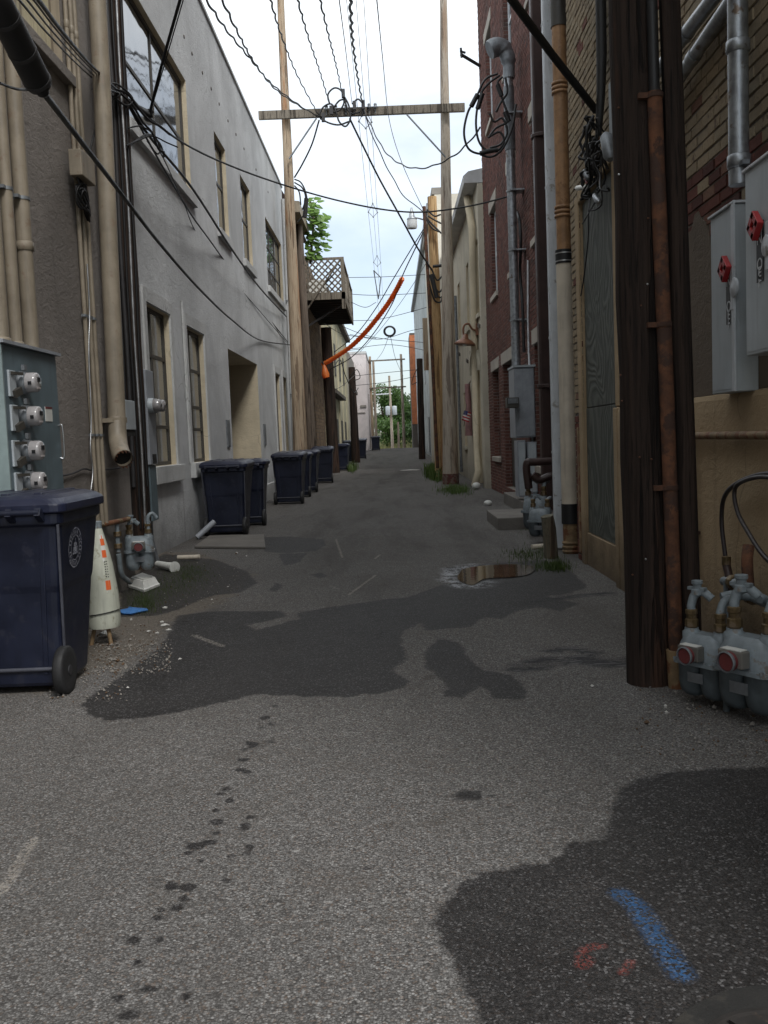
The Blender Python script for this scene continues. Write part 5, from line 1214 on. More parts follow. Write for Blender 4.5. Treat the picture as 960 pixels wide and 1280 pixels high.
b = MB(); b.add(*cloth(c0+V((0,-.006,0)), ux, uz, w_, h_, 0, .5, 4/7, 1, 3)); ca = b.build('canton', M['flag_blue'], fg)
b = MB()
for i in range(4):
    for j in range(3):
        q = c0+V((0,-.014,0))+ux*(w_*(.07+.11*i))+uz*(h_*(.62+.12*j)); b.quad(q, q+ux*.011, q+ux*.011+uz*.011, q+uz*.011)
b.build('stars', M['flag_white'], ca)
f2 = thing('flag', 'faded reddish flag hanging limp on the beige wall', 'flag', (2.3,29.5,1.3))
A = at(581,480,Y=29.0); b = MB(); rg = []
for k in range(9):
    z = A.z-k*.20; rg.append([V((A.x+.06*math.cos(a)*(1+.05*k)*(1.2+.35*math.sin(3*a+k*.5))+.08, 29.0+.10*math.sin(a)*(1+.05*k), z)) for a in np.linspace(0, 2*math.pi, 15)[:-1]])
b.loft(rg); b.build('cloth', M['flag_faded'], f2)
b = MB(); b.tube([A+V((.06,0,-.1)), A+V((.30,0,.25))], .02, 6); b.build('stick', M['wood_grey'], f2)

# street lamp and riser on the orange-brown pole
rs = pipe('riser_pipe', 'dark brown riser pipe climbing the orange-brown pole', 'pipe', [at(530,258,Y=31.0), at(534,330,Y=31.0), at(540,440,Y=31.0), at(547,585,Y=31.0)], .055, 'rust', n=8)
sl_ = thing('street_lamp', 'bucket-style street lamp on a short arm at the head of the orange-brown pole', 'street lamp', (.9,31,8.5))
YS = 31.2; A = at(515,279,Y=YS)
b = MB(); b.rev([(.15,-.05),(.17,.0),(.17,.12),(.16,.22)], A-V((0,0,.12)), (0,0,1), 16); b.build('refractor', M['bulb_glass'], sl_)
b = MB(); b.rev([(.16,.10),(.17,.14),(.10,.20),(.08,.34),(.05,.40),(.03,.50)], A, (0,0,1), 14); b.build('housing', M['steel'], sl_)
b = MB(); b.tube([A+V((0,0,.22)), at(531,275,Y=YS), (1.5,31.3,at(533,276,Y=YS).z)], .025, 8); b.build('arm', M['steel'], sl_)
pc = thing('pole_cables', 'cable drops and a black splice hanging from the head of the orange-brown pole', 'cable', (1.6,31,6))
for pts in ([(530,268),(538,278),(545,285),(552,292)], [(535,270),(545,276),(553,280)], [(532,272),(540,285),(550,290)], [(535,345),(538,360),(543,375),(550,378),(553,372)], [(541,352),(548,365),(554,360)], [(539,335),(546,350),(553,345)], [(543,365),(550,372),(555,368)], [(534,262),(543,270),(551,268)]):
    b = MB(); b.tube(crom([at(*q, Y=31.05) for q in pts], 5), .028, 6); b.build('cable', M['black'], pc)
b = MB(); b.tube([at(539,343,Y=31), at(546,372,Y=31)], .075, 8); b.build('splice', M['black'], pc)
b = MB(); b.tube([at(541,333,Y=31), at(552,332,Y=31)], .05, 8); b.build('bracket', M['black'], pc)
b = MB(); A = at(533,432,Y=31.0); b.box(A.x-.10,A.x+.06,31.0,31.15,A.z-.8,A.z+.9); b.build('pole_moulding', M['pole_tan'], None, 'flat wooden moulding strip on the orange-brown pole', 'cable guard')

# ------------------------------------------------------------------ balcony
bl_ = thing('balcony', 'wooden lattice balcony with a dark underside high on the tan brick building', 'balcony', (-2.5,41.5,7.2))
bx0, bx1, by0, by1, bz0, bz1 = -3.29, -1.72, 37.7, 45.6, 7.2, 8.65
b = MB(); b.box(bx0, bx1, by0, by1, bz0, bz0+.12)
for y in np.arange(by0+.3, by1, .6): b.box(bx0, bx1, y, y+.08, bz0-.18, bz0-.002)
b.build('deck', M['wood_dark'], bl_)
b = MB(); b.box(bx1, bx1+.07, by0-.05, by1, bz0-.2, bz0+.16); b.box(bx0, bx1+.07, by0-.12, by0-.052, bz0-.12, bz0+.16); b.build('fascia', M['wood_grey'], bl_)
for x, y in ((bx1-.02,by0-.05),(bx1-.02,by1),(bx1-.02,(by0+by1)/2)):
    b = MB(); b.box(x-.05, x+.09, y-.07, y+.07, bz0-.5 if y < 38 else bz0, bz1+.08); b.build('post', M['wood_grey'], bl_)
b = MB(); b.box(bx0, bx1+.05, by0-.05, by0+.05, bz1, bz1+.09); b.box(bx1-.05, bx1+.05, by0, by1, bz1, bz1+.09); b.build('rail', M['wood_grey'], bl_)
def lattice(O, U, W, lu, lw, nrm, step=.25, wd=.062):
    b = MB(); O, U, W, nrm = V(O), V(U), V(W), V(nrm)
    for s_, off in ((1, 0), (-1, .012)):
        k = -int(lw/step)-1
        while k*step < lu+lw:
            c = k*step; a0 = c if s_ > 0 else c
            # line u = c + s*w
            w0, w1 = 0., lw; u0 = c; u1 = c+s_*lw
            def clip(u0, w0, u1, w1):
                t0, t1 = 0., 1.; du = u1-u0
                for lim, sg in ((0, 1), (lu, -1)):
                    va, vb = sg*(u0-lim), sg*(u1-lim)
                    if va < 0 and vb < 0: return None
                    if va < 0: t0 = max(t0, va/(va-vb))
                    if vb < 0: t1 = min(t1, va/(va-vb))
                return (t0, t1) if t1-t0 > .02 else None
            r_ = clip(u0, w0, u1, w1)
            if r_:
                p = O+U*(u0+(u1-u0)*r_[0])+W*(lw*r_[0])+nrm*off; q = O+U*(u0+(u1-u0)*r_[1])+W*(lw*r_[1])+nrm*off
                b.bar(p, q, .01, wd, nrm.cross(q-p))
            k += 1
    return b
lattice((bx0,by0-.03,bz0+.16),(1,0,0),(0,0,1),bx1-bx0-.05,bz1-bz0-.16,(0,-1,0)).build('lattice', M['wood_grey'], bl_)
lattice((bx1,by0+.1,bz0+.16),(0,1,0),(0,0,1),by1-by0-.2,bz1-bz0-.16,(-1,0,0), .27).build('lattice', M['wood_grey'], bl_)
b = MB(); b.bar((bx0+.05,by0-.12,bz0-.55),(bx1-.05,by0-.12,bz1+.0),.05,.17,(0,1,0)); b.build('brace', M['wood_grey'], bl_)
b = MB(); b.bar((bx0,by0+.5,bz0-1.1),(bx1,by0+.5,bz0-.19),.08,.1,(0,1,0)); b.build('strut', M['wood_dark'], bl_)
b = MB(); b.box(-3.2,-2.5,39,39.7,bz0+.13,bz0+.9); b.build('storage_box', M['white_plastic'], None, 'pale box standing on the balcony deck behind the lattice', 'box')
b = MB(); b.prism([(-3.29,31.2,9.0),(-2.75,31.2,9.0),(-2.75,31.2,9.35),(-3.29,31.2,9.4)], (0,3.5,0)); b.build('roof_vent', M['tan_dark'], None, 'tan louvred box at the roof edge below the sapling', 'vent')

# ------------------------------------------------------------------ sapling with broad leaves growing off the roof
sp = thing('sapling', 'young sapling with broad bright green leaves behind the pale tan pole', 'tree', (-3.2,34.5,8.2))
rnd = random.Random(11); b = MB(); b2 = MB(); YT = 34.5
b.tube(crom([at(388,330,Y=YT), at(390,300,Y=YT), at(392,275,Y=YT), at(388,250,Y=YT)], 4), [.05]*5+[.035]*5+[.02]*3, 8)
for k in range(190):
    u_ = rnd.random()**.85; py = 246+u_*76
    px_ = 382+rnd.random()**1.3*(26 if 20 < py-246 < 66 else 16)
    c = at(px_, py, Y=YT+rnd.uniform(-1,1)); s_ = rnd.uniform(.16,.34)
    yaw = rnd.uniform(-.9,.9); d = V((math.cos(yaw), math.sin(yaw), rnd.uniform(-.75,-.1))).normalized(); n_ = V((rnd.uniform(-.4,.4), -.6+rnd.uniform(-.4,.4), 1)).normalized(); sd_ = d.cross(n_).normalized(); n_ = sd_.cross(d)
    prof = ((0,0),(.08,.30),(.35,.50),(.65,.40),(.88,.17),(1.0,0))
    L_ = [c+d*s_*t-sd_*s_*w+n_*(-.16*s_*w) for t, w in prof]; Rr = [c+d*s_*t+sd_*s_*w+n_*(-.16*s_*w) for t, w in prof]; Md = [c+d*s_*t+n_*(.07*s_) for t, w in prof]
    vs = L_+Md+Rr; m = len(prof)
    b2.add(vs, [(i, i+1, m+i+1, m+i) for i in range(m-1)]+[(m+i, m+i+1, 2*m+i+1, 2*m+i) for i in range(m-1)])
    if k % 3 == 0: b.tube([at(391,py+8,Y=YT), c], .008, 5)
b.build('trunk', M['bark'], sp); b2.build('crown', M['leaf_bright'], sp)

# ------------------------------------------------------------------ orange line cover
OC = [at(403,456,Y=39.0), at(420,446,Y=38.6), at(440,432,Y=38), at(458,414,Y=37), at(472,397,Y=36.4), at(484,381,Y=35.6), at(494,365,Y=35), at(503,348,Y=34.4)]
oc = thing('line_cover', 'bright orange ribbed line cover sagging on the cable across the alley', 'cable guard', tuple(OC[3]))
b = MB(); c = crom(OC, 12); b.tube(c, [.082+(.02 if i % 2 else 0) for i in range(len(c))], 10); b.build('tube', M['orange'], oc)
A, B = at(405,456,Y=38.9), at(406,466,Y=38.9)
b = MB(); b.tube([at(403,452,Y=38.9), at(407,461,Y=38.9)], .05, 8); b.build('tie', M['black'], oc)
b = MB(); b.tube([A, at(406,462,Y=38.9), at(407,468,Y=38.9), at(408,472,Y=38.9)], [.06,.11,.16,.13], 10); b.build('end_cap', M['orange'], oc)

# ------------------------------------------------------------------ overhead cables
def wire(label, pts, r, mat='black', grp=None, name='cable', twist=0, cat='cable'):
    P_ = [at(p[0], p[1], Y=p[2]) if not isinstance(p, V) else p for p in pts]; c = crom(P_, 10); b = MB()
    if twist:
        ln = [0.]
        for a, d_ in zip(c[:-1], c[1:]): ln.append(ln[-1]+(d_-a).length)
        fine = []; N_ = max(12, int(ln[-1]/.12))
        for i in range(N_+1):
            s_ = ln[-1]*i/N_; k = max(j for j in range(len(ln)) if ln[j] <= s_+1e-9); k = min(k, len(c)-2)
            fine.append((c[k].lerp(c[k+1], (s_-ln[k])/max(1e-9, ln[k+1]-ln[k])), s_))
        pp = []
        for p, s_ in fine:
            a = s_*2*math.pi/1.25; pp.append(p+V((math.cos(a), .0, math.sin(a)))*r*.38)
        b.tube(pp, r*.50, 5)
    else: b.tube(c, r, 6)
    return b.build(name, M[mat], None, label, cat, grp)
SD = 'service cables fanning out over the alley'
wire('twisted cable from the sky to the crossarm, outermost towards the grey building', [(236,-30,11),(258,0,12.5),(282,36,15),(310,70,18),(340,105,22.5),(375,132,26),(402,148,28)], .034, twist=1, grp=SD)
wire('twisted cable joining the outermost one halfway down to the crossarm', [(268,-25,11),(278,0,12.5),(297,40,15),(318,78,19),(345,112,23),(380,136,26.5),(404,147,28)], .034, twist=1, grp=SD)
wire('twisted cable crossing in front of the pale tan pole top', [(330,-20,12),(338,0,13),(352,45,17),(372,95,22.5),(398,144,28)], .030, twist=1, grp=SD)
wire('twisted cable, third from the thick middle one at the photo top', [(365,-20,12),(372,0,13),(385,45,17),(400,90,22.5),(412,130,28)], .030, twist=1, grp=SD)
wire('twisted cable, next to the thick middle one at the photo top', [(394,-20,12),(400,0,13),(411,45,17),(421,85,22.5),(429,122,28)], .030, twist=1, grp=SD)
wire('thick twisted cable running down the middle of the sky through the crossarm', [(436,-20,12),(438,0,13),(441,50,18),(447,95,23.5),(453,128,28)], .045, twist=1, grp=SD)
wire('cable from the crossarm middle down to the head of the orange-brown pole', [(453,135,28),(470,180,28.5),(487,215,29.3),(505,245,30.3),(530,265,31.2)], .032, twist=1)
wire('cable from the crossarm sagging past the street lamp to the splice', [(437,148,28),(455,185,28.6),(475,225,29.3),(500,270,30),(522,310,30.7),(540,338,31)], .028)
wire('thick twisted cable drooping from the crossarm to the weatherhead loops', [(453,133,28),(465,160,27),(482,190,25.6),(505,207,23.6),(530,210,22),(558,200,20.4),(580,184,19),(600,160,17.8)], .034, twist=1)
wire('thin grey wire with a small insulator crossing the crossarm', [(468,-30,11),(471,0,13),(478,70,20),(487,152,28.5),(503,205,30),(530,264,31.3)], .010, 'wire_thin')
wire('hair-thin wire left of the thick middle cable', [(420,-25,11),(424,0,13),(433,70,20),(440,130,28.2)], .009, 'wire_thin')
wire('long black cable swinging across the alley from the cable pole to the steel conduit', [(155,112,11.1),(190,150,12.4),(240,185,14.5),(300,212,17),(360,233,19),(420,250,19.4),(480,262,19.2),(530,265,18.8),(590,257,18.3),(645,243,17.9)], .017)
wire('cable running along the grey wall from the cable pole to its far corner', [(150,110,11.1),(185,168,12.0),(240,235,14.5),(290,312,18.5),(325,360,23),(358,396,29.8)], .019)
wire('second cable along the grey wall, sagging under the first', [(150,113,11.1),(190,185,12.2),(235,262,14.5),(262,300,17),(300,352,21.5),(360,428,29.9)], .013)
wire('thin line along the grey wall dipping to the far corner', [(155,125,11.2),(200,190,12.6),(228,250,14.6),(258,310,17.5),(330,395,24.5),(360,430,29.9)], .008)
wire('black drop from the splice case sweeping along the grey wall', [(56,118,4.6),(100,175,5.6),(150,240,7.2),(200,305,9.5),(250,362,13),(290,400,17.5),(325,425,23.5),(362,431,29.9)], .016)
for lb, a, c, r in (('heavy black cable from the photo corner to the cable pole', (48,0),(148,114),.013), ('upper thin cable slung beside the heavy one to the cable pole', (42,0),(146,116),.006), ('middle thin cable from the photo corner to the cable pole', (34,0),(144,118),.006), ('lowest thin cable from the photo corner to the cable pole', (24,0),(142,120),.007)):
    A, B = V(a), V(c); pts = [(a[0]-28, a[1]-32, 4.2), (*a, 5.0)]+[(A.x+(B.x-A.x)*t, A.y+(B.y-A.y)*t+7*math.sin(math.pi*t), 5+6.1*t**1.3) for t in (.3,.65,1)]
    wire(lb, pts, r)
wire('black guy line from the photo top to the insulator by the big upper window', [(236,-40,10.2),(225,0,10.6),(208,60,11.2),(196,105,11.6),(187,142,11.9)], .018)
wire('thin line wrapped along the black guy line', [(240,-40,10.2),(229,0,10.6),(211,62,11.2),(197,110,11.6),(187,144,11.9)], .007)
wire('short black jumper from the insulator to the cable pole', [(187,145,11.9),(178,138,11.7),(165,128,11.4),(150,118,11.1)], .022, 'cable_grey')
for k, (lb, pts) in enumerate((('small loop of cable below the insulator by the upper window', [(158,186,11.1),(170,176,11.5),(186,168,12),(200,180,12.6),(205,196,13)]), ('cable loop hanging round the tan downspout top', [(105,125,9.2),(112,112,9.4),(135,112,10),(148,116,11)]), ('thin cable dropping from the loops to the cable box', [(131,118,10),(124,145,9.6),(117,170,9.2),(112,190,9.1)]), ('thin grey line along the brown wall top', [(0,104,5.6),(20,111,6.0),(40,112,6.4),(55,109,4.7)]))):
    wire(lb, pts, .009 if k else .014)
ctg = thing('cable_tangle', 'loose knot of black cables where the lines meet the cable pole by the big window', 'cable', tuple(at(160,125,Y=11.2)))
for pts, r in (([(118,118),(128,108),(140,112),(150,118),(140,124),(122,122)], .010), ([(130,112),(142,104),(156,112),(166,124),(158,132),(140,120)], .012), ([(146,112),(160,118),(172,134),(186,150),(200,158),(212,168)], .016), ([(150,116),(166,132),(178,152),(190,166),(198,186),(205,190)], .014), ([(158,182),(172,176),(190,170),(208,178),(222,184)], .010), ([(160,160),(176,158),(192,168),(200,186),(196,192),(184,176)], .010), ([(133,122),(128,140),(120,160),(114,186)], .007)):
    b = MB(); b.tube(crom([at(x, y, Y=10.9+.018*max(0, x-150)) for x, y in pts], 6), r, 6); b.build('cable', M['black'], ctg)
sp2 = thing('splice_case', 'fat black splice case hanging on the cable above the conduits', 'splice case', tuple(at(30,70,Y=4.4)))
A, B = at(-10,-10,Y=4.0), at(50,108,Y=4.5); D_ = (B-A).normalized(); Ln = (B-A).length
b = MB(); b.rev([(.02,-.06),(.045,-.05),(.062,0),(.064,.05),(.064,Ln-.05),(.058,Ln-.01),(.034,Ln),(.030,Ln+.04),(.012,Ln+.05)], A, D_, 18); b.build('shell', M['black'], sp2)
for t_ in (.25,.6,.92):
    b = MB(); b.rev([(.066,-.010),(.066,.010)], A+D_*Ln*t_, D_, 18); b.build('band', M['cable_grey'], sp2)
b = MB(); b.tube([A-D_*1.4+V((0,0,.05)), A], .014, 8); b.build('cable', M['black'], sp2)
ins = thing('insulator', 'dark porcelain insulator where the guy line meets the cables', 'insulator', tuple(at(186,145,Y=11.9)))
A = at(186,144,Y=11.9); b = MB(); b.rev([(.02,-.08),(.05,-.06),(.03,-.02),(.055,.0),(.03,.04),(.045,.06),(.015,.09)], A, (.4,.3,1), 12); b.build('body', M['black'], ins)
b = MB(); b.bar(at(160,128,Y=11.6), at(184,140,Y=11.9), .04, .05); b.build('bracket', M['steel_dull'], ins)
# loops of cable on the crossarm
kn = thing('cable_loops', 'knotted cable loops and clamps on the middle of the crossarm', 'cable', (-1.2,28,11))
for pts in ([(398,146),(404,134),(414,130),(420,140),(424,152),(432,158),(438,148),(436,132),(430,120)], [(412,130),(410,118),(418,110),(427,114),(430,128),(424,138),(414,140)], [(400,148),(412,154),(424,156),(436,152)], [(440,130),(448,124),(455,134),(452,146)], [(430,120),(434,135),(440,142),(450,140)], [(416,136),(424,126),(432,124)]):
    b = MB(); b.tube(crom([at(*q, Y=27.95) for q in pts], 6), .026, 6); b.build('cable', M['black'], kn)
for x, y in ((414,137),(429,116),(443,131),(454,130),(404,146)):
    b = MB(); A = at(x,y,Y=27.9); b.box(A.x-.05,A.x+.05,27.85,27.95,A.z-.14,A.z+.10); b.build('clamp', M['cable_grey'], kn)
cf = thing('cable_loops', 'loops of cable behind the pale tan pole near the sapling', 'cable', (-2.6,28.8,8))
wire('cable from the crossarm brace down behind the pale tan pole', [(399,150,28),(390,180,28.3),(378,205,28.6),(368,222,28.8)], .024)
for pts in ([(368,224),(376,228),(382,240),(384,255),(380,268),(372,278)], [(368,228),(378,235),(382,248),(378,262)], [(368,232),(374,240),(376,256)]):
    b = MB(); b.tube(crom([at(*q, Y=29.2) for q in pts], 5), .022, 6); b.build('cable', M['black'], cf)
b = MB(); b.tube([at(383,248,Y=29.2), at(381,272,Y=29.2)], .07, 8); b.build('splice', M['black'], cf)
# high-voltage wires running the whole length overhead, with spacers
HV = 'bare power wires running down the alley'
def rad_wire(label, x, z, sag=.3):
    pts = []
    for i in range(41):
        y = -4+i*2.7; pts.append((x(y), y, z+ (-sag*math.sin(math.pi*((y+4) % 36)/36))))
    b = MB(); b.tube([V(p) for p in pts], .011, 5); b.build('power_wire', M['wire_thin'], None, label, 'cable', HV)
for dx, dz, lb in ((-.28,15.2,'bare power wire nearest the grey building'), (0,15.6,'bare power wire in the middle of the overhead trio'), (.26,15.1,'bare power wire nearest the red brick building')):
    rad_wire(lb, lambda y, dx=dx: -.62+dx, dz)
for y in (41, 57, 73):
    t_ = thing('wire_spacer', 'small diamond spacer holding the overhead trio of power wires apart', 'spacer', (-.62,y,15), 'spacers on the overhead power wires')
    b = MB(); q = [V((-.9,y,15.05)), V((-.62,y,15.55)), V((-.36,y,15.0)), V((-.62,y,14.75))]
    for i in range(4): b.tube([q[i], q[(i+1) % 4]], .02, 5)
    for i in range(4): b.sphere(q[i], .05, 6, 4)
    b.build('frame', M['steel_dull'], t_)
lt = thing('wire_bracket', 'dark triangular bracket hanging under the distant power wires', 'bracket', tuple(at(470,355,Y=83)))
b = MB(); A, B, C = at(467,338,Y=83), at(476,347,Y=83), at(473,374,Y=83)
for a, c in ((A,B),(B,C),(C,A)): b.tube([a, c], .045, 5)
b.build('frame', M['cable_grey'], lt)
# thin cross-alley wires in the distance
TW = 'thin wires strung across the far alley'
for pts in ([(432,347,46),(480,346,46),(535,343,47)], [(430,367,45.5),(470,369,45),(537,366,47)], [(430,373,45.5),(455,384,45.6),(470,378,46)], [(440,401,50),(480,398,48),(556,378,46)], [(437,418,48),(475,424,48),(515,413,48),(545,408,48)], [(420,405,44),(470,422,46),(555,430,47)], [(440,436,52),(490,431,50),(555,443,48)], [(405,404,40),(430,418,44),(470,423,48)], [(443,470,51),(470,467,52),(522,462,52.6)], [(443,482,51),(480,478,52),(523,470,52.6)], [(400,470,40),(420,486,46),(445,468,51)], [(415,455,40),(430,440,46),(452,436,52)]):
    wire('thin dark wire strung across the far end of the alley', pts, .014, 'cable_grey', TW)
wire('thin line from the coil down to the far pole beside the orange-topped building', [(488,420,50),(495,450,62),(504,470,88)], .014, 'cable_grey')
wire('second thin line from the coil down to the distant transformer pole', [(486,420,50),(478,440,60),(469,452,88)], .012, 'cable_grey')
wire('cable running beside the orange line cover up to the orange-brown pole', [(412,462,39.3),(440,446,38.4),(466,418,37),(490,380,35.4),(503,345,34.2),(517,315,32.6),(529,290,31.4)], .020)
wire('upper cable parallel to the orange line cover', [(418,440,39),(445,418,38),(470,385,36.6),(492,348,34.6),(510,318,33),(529,287,31.4)], .018)
wire('faint cable below the orange line cover', [(450,440,47),(480,406,43),(510,365,38),(532,330,32)], .010, 'wire_thin')
ck = thing('cable_coil', 'coil of spare cable hanging on the wires over the far alley', 'cable', tuple(at(487,418,Y=50)))
for k in range(3):
    b = MB(); c = at(487,414,Y=50)
    b.tube([c+V(((.24+.04*k)*math.cos(a), .02*k, (.22+.03*k)*math.sin(a))) for a in np.linspace(0, 2*math.pi, 22)], .022, 6); b.build('turn', M['black'], ck)
for lb, pts in (('loop of cable drooping on the cream wall under the line cover', [(415,462,40),(425,450,44),(432,470,45),(442,490,46),(448,485,48)]), ('tangle of thin cable on the far pole before the cream wall', [(438,470,50.8),(446,462,50.8),(450,472,50.8),(442,476,50.8)]), ('cable loop on the dark pole by the white ribbed wall', [(523,458,52.4),(517,470,52.4),(515,480,52.4),(521,478,52.4)])): wire(lb, pts, .022)

# ------------------------------------------------------------------ litter and small things on the ground
def scrap(label, px_, py_, s_, mat, grp, seed, flat=.15):
    rnd = random.Random(seed); p = ground_at(px_, py_); b = MB(); n = 9
    ring = [V((p.x+s_*(.6+.6*rnd.random())*math.cos(2*math.pi*k/n), p.y+s_*(.6+.6*rnd.random())*math.sin(2*math.pi*k/n)*1.2, p.z+.012+s_*flat*rnd.random())) for k in range(n)]
    b.add(ring+[V((p.x,p.y,p.z+.02+s_*flat))], [(i, (i+1) % n, n) for i in range(n)]); b.add([q-V((0,0,.008)) for q in ring], [tuple(range(n-1,-1,-1))])
    return b.build('litter', M[mat], None, label, 'litter', grp)
LG = 'white paper scraps on the damp ground'
for i, (x, y, s_) in enumerate(((206,783,.055),(203,779,.03),(211,789,.03),(186,791,.03),(197,793,.025),(206,761,.035),(164,776,.018),(265,751,.02),(225,826,.025),(285,735,.02),(160,862,.014),(740,860,.02),(832,885,.015),(833,893,.015),(296,692,.03),(308,696,.02))):
    scrap('white scrap of paper lying on the damp ground', x, y, s_*.7, 'paper', LG, i)
scrap('crumpled white lump under the pale cone guard', 131, 797, .04, 'white_plastic', None, 50, .9)
scrap('blue rag lying by the mossy ground', 166, 766, .13, 'blue_rag', None, 77, .22)
scrap('bright paper scrap far down the alley floor', 512, 588, .5, 'paper', None, 81, .03)
tr_ = thing('vent_cover', 'white plastic vent tray lying upside down on the moss before the gas meter', 'vent cover', (-2.45,10.2,0))
q = [at(*p, Z=.03) for p in ((158,731),(180,738),(200,730),(178,722))]; cq = sum((v for v in q), V())/4
b = MB(); up_ = [cq.lerp(v, .72)+V((0,0,.075)) for v in q]; lo_ = [V((v.x,v.y,.01)) for v in q]; mi_ = [V((v.x,v.y,.035)) for v in q]
b.loft([lo_, mi_, [cq.lerp(V((v.x,v.y,.04)), .93) for v in q], up_], False); b.build('tray', M['white_plastic'], tr_, bevel=.004)
b = MB(); b.obox(cq+V((0,0,.082)), (up_[1]-up_[0])*.4, (up_[2]-up_[1])*.4, (0,0,.004)); b.build('rim', M['white_plastic'], tr_)
dt = thing('drain_fitting', 'broken white drain fitting on the wet ground beside the grey wall', 'drain', (-2.9,11.2,0))
A, B = at(197,705,Z=.06), at(217,709,Z=.05)
b = MB(); b.tube([A, A.lerp(B,.6), B], [.04,.045,.055], 12); b.build('pipe', M['white_plastic'], dt)
b = MB(); b.rev([(.055,0),(.07,.015),(.07,.03),(.04,.035)], B, (B-A).normalized(), 12, False); b.build('collar', M['white_plastic'], dt)
b = MB(); b.tube([at(222,697,Z=.05), at(250,696,Z=.05)], .03, 8); b.build('pipe_offcut', M['pvc'], None, 'length of white pipe lying against the grey wall', 'pipe')
b = MB(); b.tube([at(246,672,Z=.03), at(268,652,Y=14.6)], .045, 10); o_ = b.build('pipe_offcut', M['cab_grey'], None, 'grey pipe leaning against the slab-side wheelie bin', 'pipe')
b = MB()
A = at(590,607,Z=.1); b.sphere((A.x+.1,A.y-.2,.10), .12, 10, 7, (1,1,.8)); b.build('plaster_lump', M['white_plastic'], None, 'whitish lump at the foot of the cream downspout', 'debris')
b = MB(); A = at(610,629,Z=.05); b.sphere((A.x,A.y,.05), .09, 10, 7, (1,1,.7)); b.build('plaster_lump', M['white_plastic'], None, 'small white lump on the asphalt before the doorstep', 'debris')
# grit and dead leaves: uncountable
rnd = random.Random(5); b = MB()
reg = [(60,835,160,880),(105,800,215,845),(200,690,300,760),(790,860,960,950),(120,780,200,830)]
for k in range(1500):
    r_ = reg[rnd.choice((0,1,1,1,2,3,4))]; p = at(rnd.uniform(r_[0],r_[2]), rnd.uniform(r_[1],r_[3]), Z=0); s_ = rnd.uniform(.003,.010)*(1 if rnd.random() < .93 else 2)
    b.cur = rnd.choice((0,0,1,2)); a = rnd.uniform(0,6); u_ = V((math.cos(a),math.sin(a),rnd.uniform(-.3,.3)))*s_; w_ = V((-math.sin(a),math.cos(a),rnd.uniform(-.3,.3)))*s_*.7
    c = p+V((0,0,.008+s_*.3)); b.add([c-u_,c+w_,c+u_,c-w_,c+V((0,0,s_*.7)),c-V((0,0,s_*.6))], [(0,3,4),(3,2,4),(2,1,4),(1,0,4),(3,0,5),(2,3,5),(1,2,5),(0,1,5)])
b.build('gravel', [paint('grit_grey',(.20,.185,.165),.9), paint('grit_white',(.27,.25,.22),.9), paint('dead_leaf',(.11,.065,.035),.9)], None, 'grit and crumbled dead leaves strewn by the bin and the meters', 'gravel', kind='stuff')
def turf(label, regs, n, h, mat, seed, name='grass'):
    rnd = random.Random(seed); b = MB()
    for k in range(n):
        x0, y0, x1, y1 = rnd.choice(regs); 
        u_, v_ = rnd.gauss(.5,.22), rnd.gauss(.5,.22)
        p = ground_at(x0+(x1-x0)*u_, y0+(y1-y0)*v_); hh = h*rnd.uniform(.35,1.1); a = rnd.uniform(0, 6.28); d = V((math.cos(a), math.sin(a), 0)); wv = V((-d.y, d.x, 0))*hh*rnd.uniform(.03,.06); ln = d*hh*rnd.uniform(.1,.7)
        z = V((p.x, p.y, gz(p.y)+.0)); b.add([z-wv, z+wv, z+ln*.4+V((0,0,hh*.6))+wv*.7, z+ln+V((0,0,hh)), z+ln*.4+V((0,0,hh*.6))-wv*.7], [(0,1,2,4),(4,2,3)])
    b.build(name, M[mat], None, label, 'grass', kind='stuff')
turf('tuft of long grass at the foot of the orange-brown pole', [(532,590,560,601),(536,593,556,602)], 1100, .50, 'grass', 1)
turf('low grass round the red-footed pale pole', [(548,608,592,620)], 900, .16, 'grass', 2)
turf('weeds by the puddle and the leaning post', [(625,685,700,705),(660,700,720,716),(680,705,715,716)], 1500, .07, 'moss', 3)
turf('low moss and weeds on the damp ground by the vent tray', [(150,715,250,755),(205,700,270,735),(155,740,205,770)], 5200, .035, 'moss', 4)
turf('weeds beside the far wheelie bins', [(432,583,446,592)], 350, .35, 'grass', 6)
turf('thin weeds along the red brick foot', [(640,652,690,668)], 350, .05, 'moss', 8)

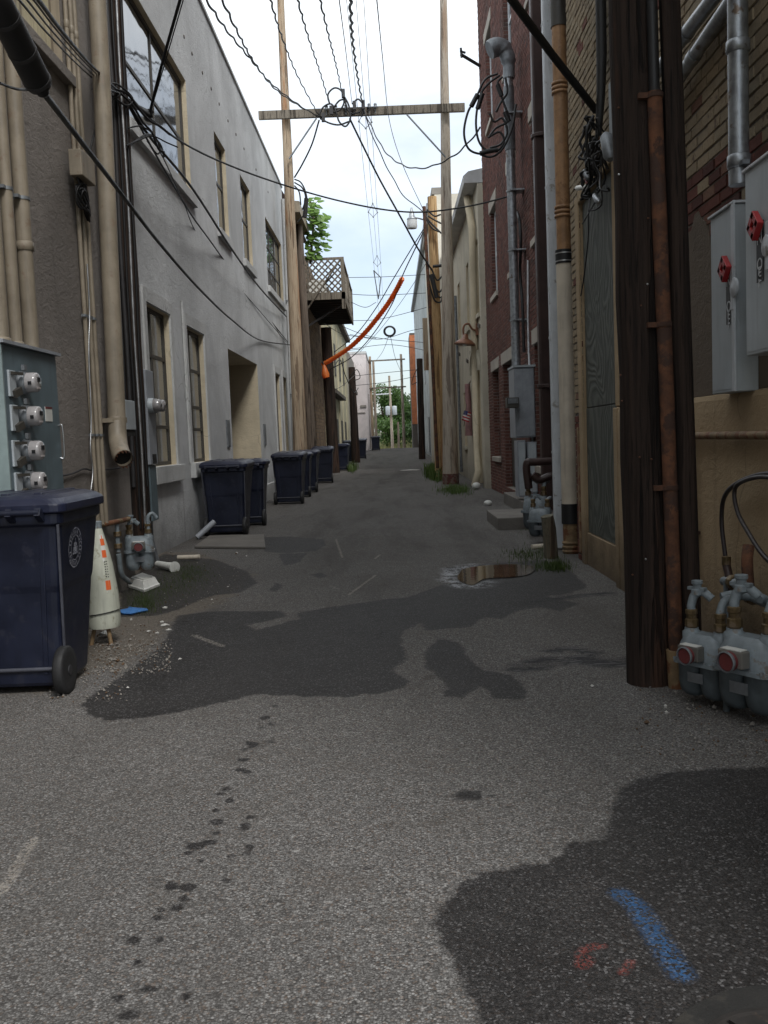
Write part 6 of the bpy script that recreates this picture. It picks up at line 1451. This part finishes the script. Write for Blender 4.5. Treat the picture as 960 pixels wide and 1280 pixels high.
# ------------------------------------------------------------------ trees beyond the alley
def tree(label, x, y, z0, h, w_, n, mat, seed, leaf=.34, name='tree'):
    rnd = random.Random(seed); t_ = thing(name, label, 'tree', (x,y,z0), 'trees beyond the alley end')
    b = MB(); b.tube([(x,y,z0-.3),(x+.1,y,z0+h*.35),(x-.05,y,z0+h*.7)], [.16+h*.012,.12+h*.006,.05], 8)
    lobes = []
    for k in range(9):
        a = rnd.uniform(0, 6.28); rr_ = rnd.uniform(.1,.62)*w_; zc = z0+h*rnd.uniform(.18,.86); lobes.append((V((x+rr_*math.cos(a), y+rr_*math.sin(a)*.8, zc)), w_*rnd.uniform(.26,.46)))
        b.tube([(x,y,z0+h*rnd.uniform(.25,.55)), lobes[-1][0]], [.06,.02], 5)
    b.build('trunk', M['bark'], t_)
    b = MB()
    for k in range(n):
        c, r = rnd.choice(lobes); d = V((rnd.gauss(0,1), rnd.gauss(0,1), rnd.gauss(0,1))).normalized()*(rnd.random()**.45)*r; d.z *= .85
        p = c+d; nn_ = V((rnd.gauss(0,1), rnd.gauss(0,1), rnd.gauss(0,1)+.6)).normalized(); u_ = nn_.orthogonal().normalized(); w2 = nn_.cross(u_); s_ = leaf*rnd.uniform(.5,1.2)
        b.add([p-u_*s_*.5, p+w2*s_*.28, p+u_*s_*.6, p-w2*s_*.28], [(0,1,2,3)])
    b.build('crown', M[mat], t_)
for a in (('tall dense green tree just past the pale pink wall', -1.2,125,1.4,7.2,4.2,6500,'leaf_a',1), ('rounded dark green tree behind the transformer pole', 2.2,128,1.6,6.4,4.4,6000,'leaf_b',2), ('mid green bushy tree towards the orange-topped building', 5.4,122,1.2,6.6,4.4,5000,'leaf_a',3), ('big tree behind the pink building, mostly hidden', -6.4,130,2,8.0,4.2,2600,'leaf_b',4), ('low light green bush on the bank before the trees', -.2,113,.3,3.4,3.2,3500,'leaf_a',5), ('small bush on the grassy bank towards the orange-topped building', 3.0,112,.2,2.8,3.0,2800,'leaf_b',6), ('far tree peeping between the others at the alley end', .5,138,2.0,6.6,4.6,4500,'leaf_b',7)): tree(*a)
b = MB(); rnd = random.Random(9)
for k in range(6000):
    x, y = rnd.uniform(-9,9), rnd.uniform(106,121); z = -.3+(y-106)/12*1.2 if y < 118 else .9+(y-118)/12*1.1
    hh = rnd.uniform(.25,.8); a = rnd.uniform(0,6.28); d = V((math.cos(a),math.sin(a),0)); c = V((x,y,z-.15)); wv = V((-d.y,d.x,0))*.04
    b.add([c-wv, c+wv, c+d*hh*.3+V((0,0,hh))], [(0,1,2)])
b.build('grass', leafmat('dry_grass', (.13,.14,.045), (.22,.21,.085)), None, 'long dry grass on the bank beyond the alley', 'grass', kind='stuff')
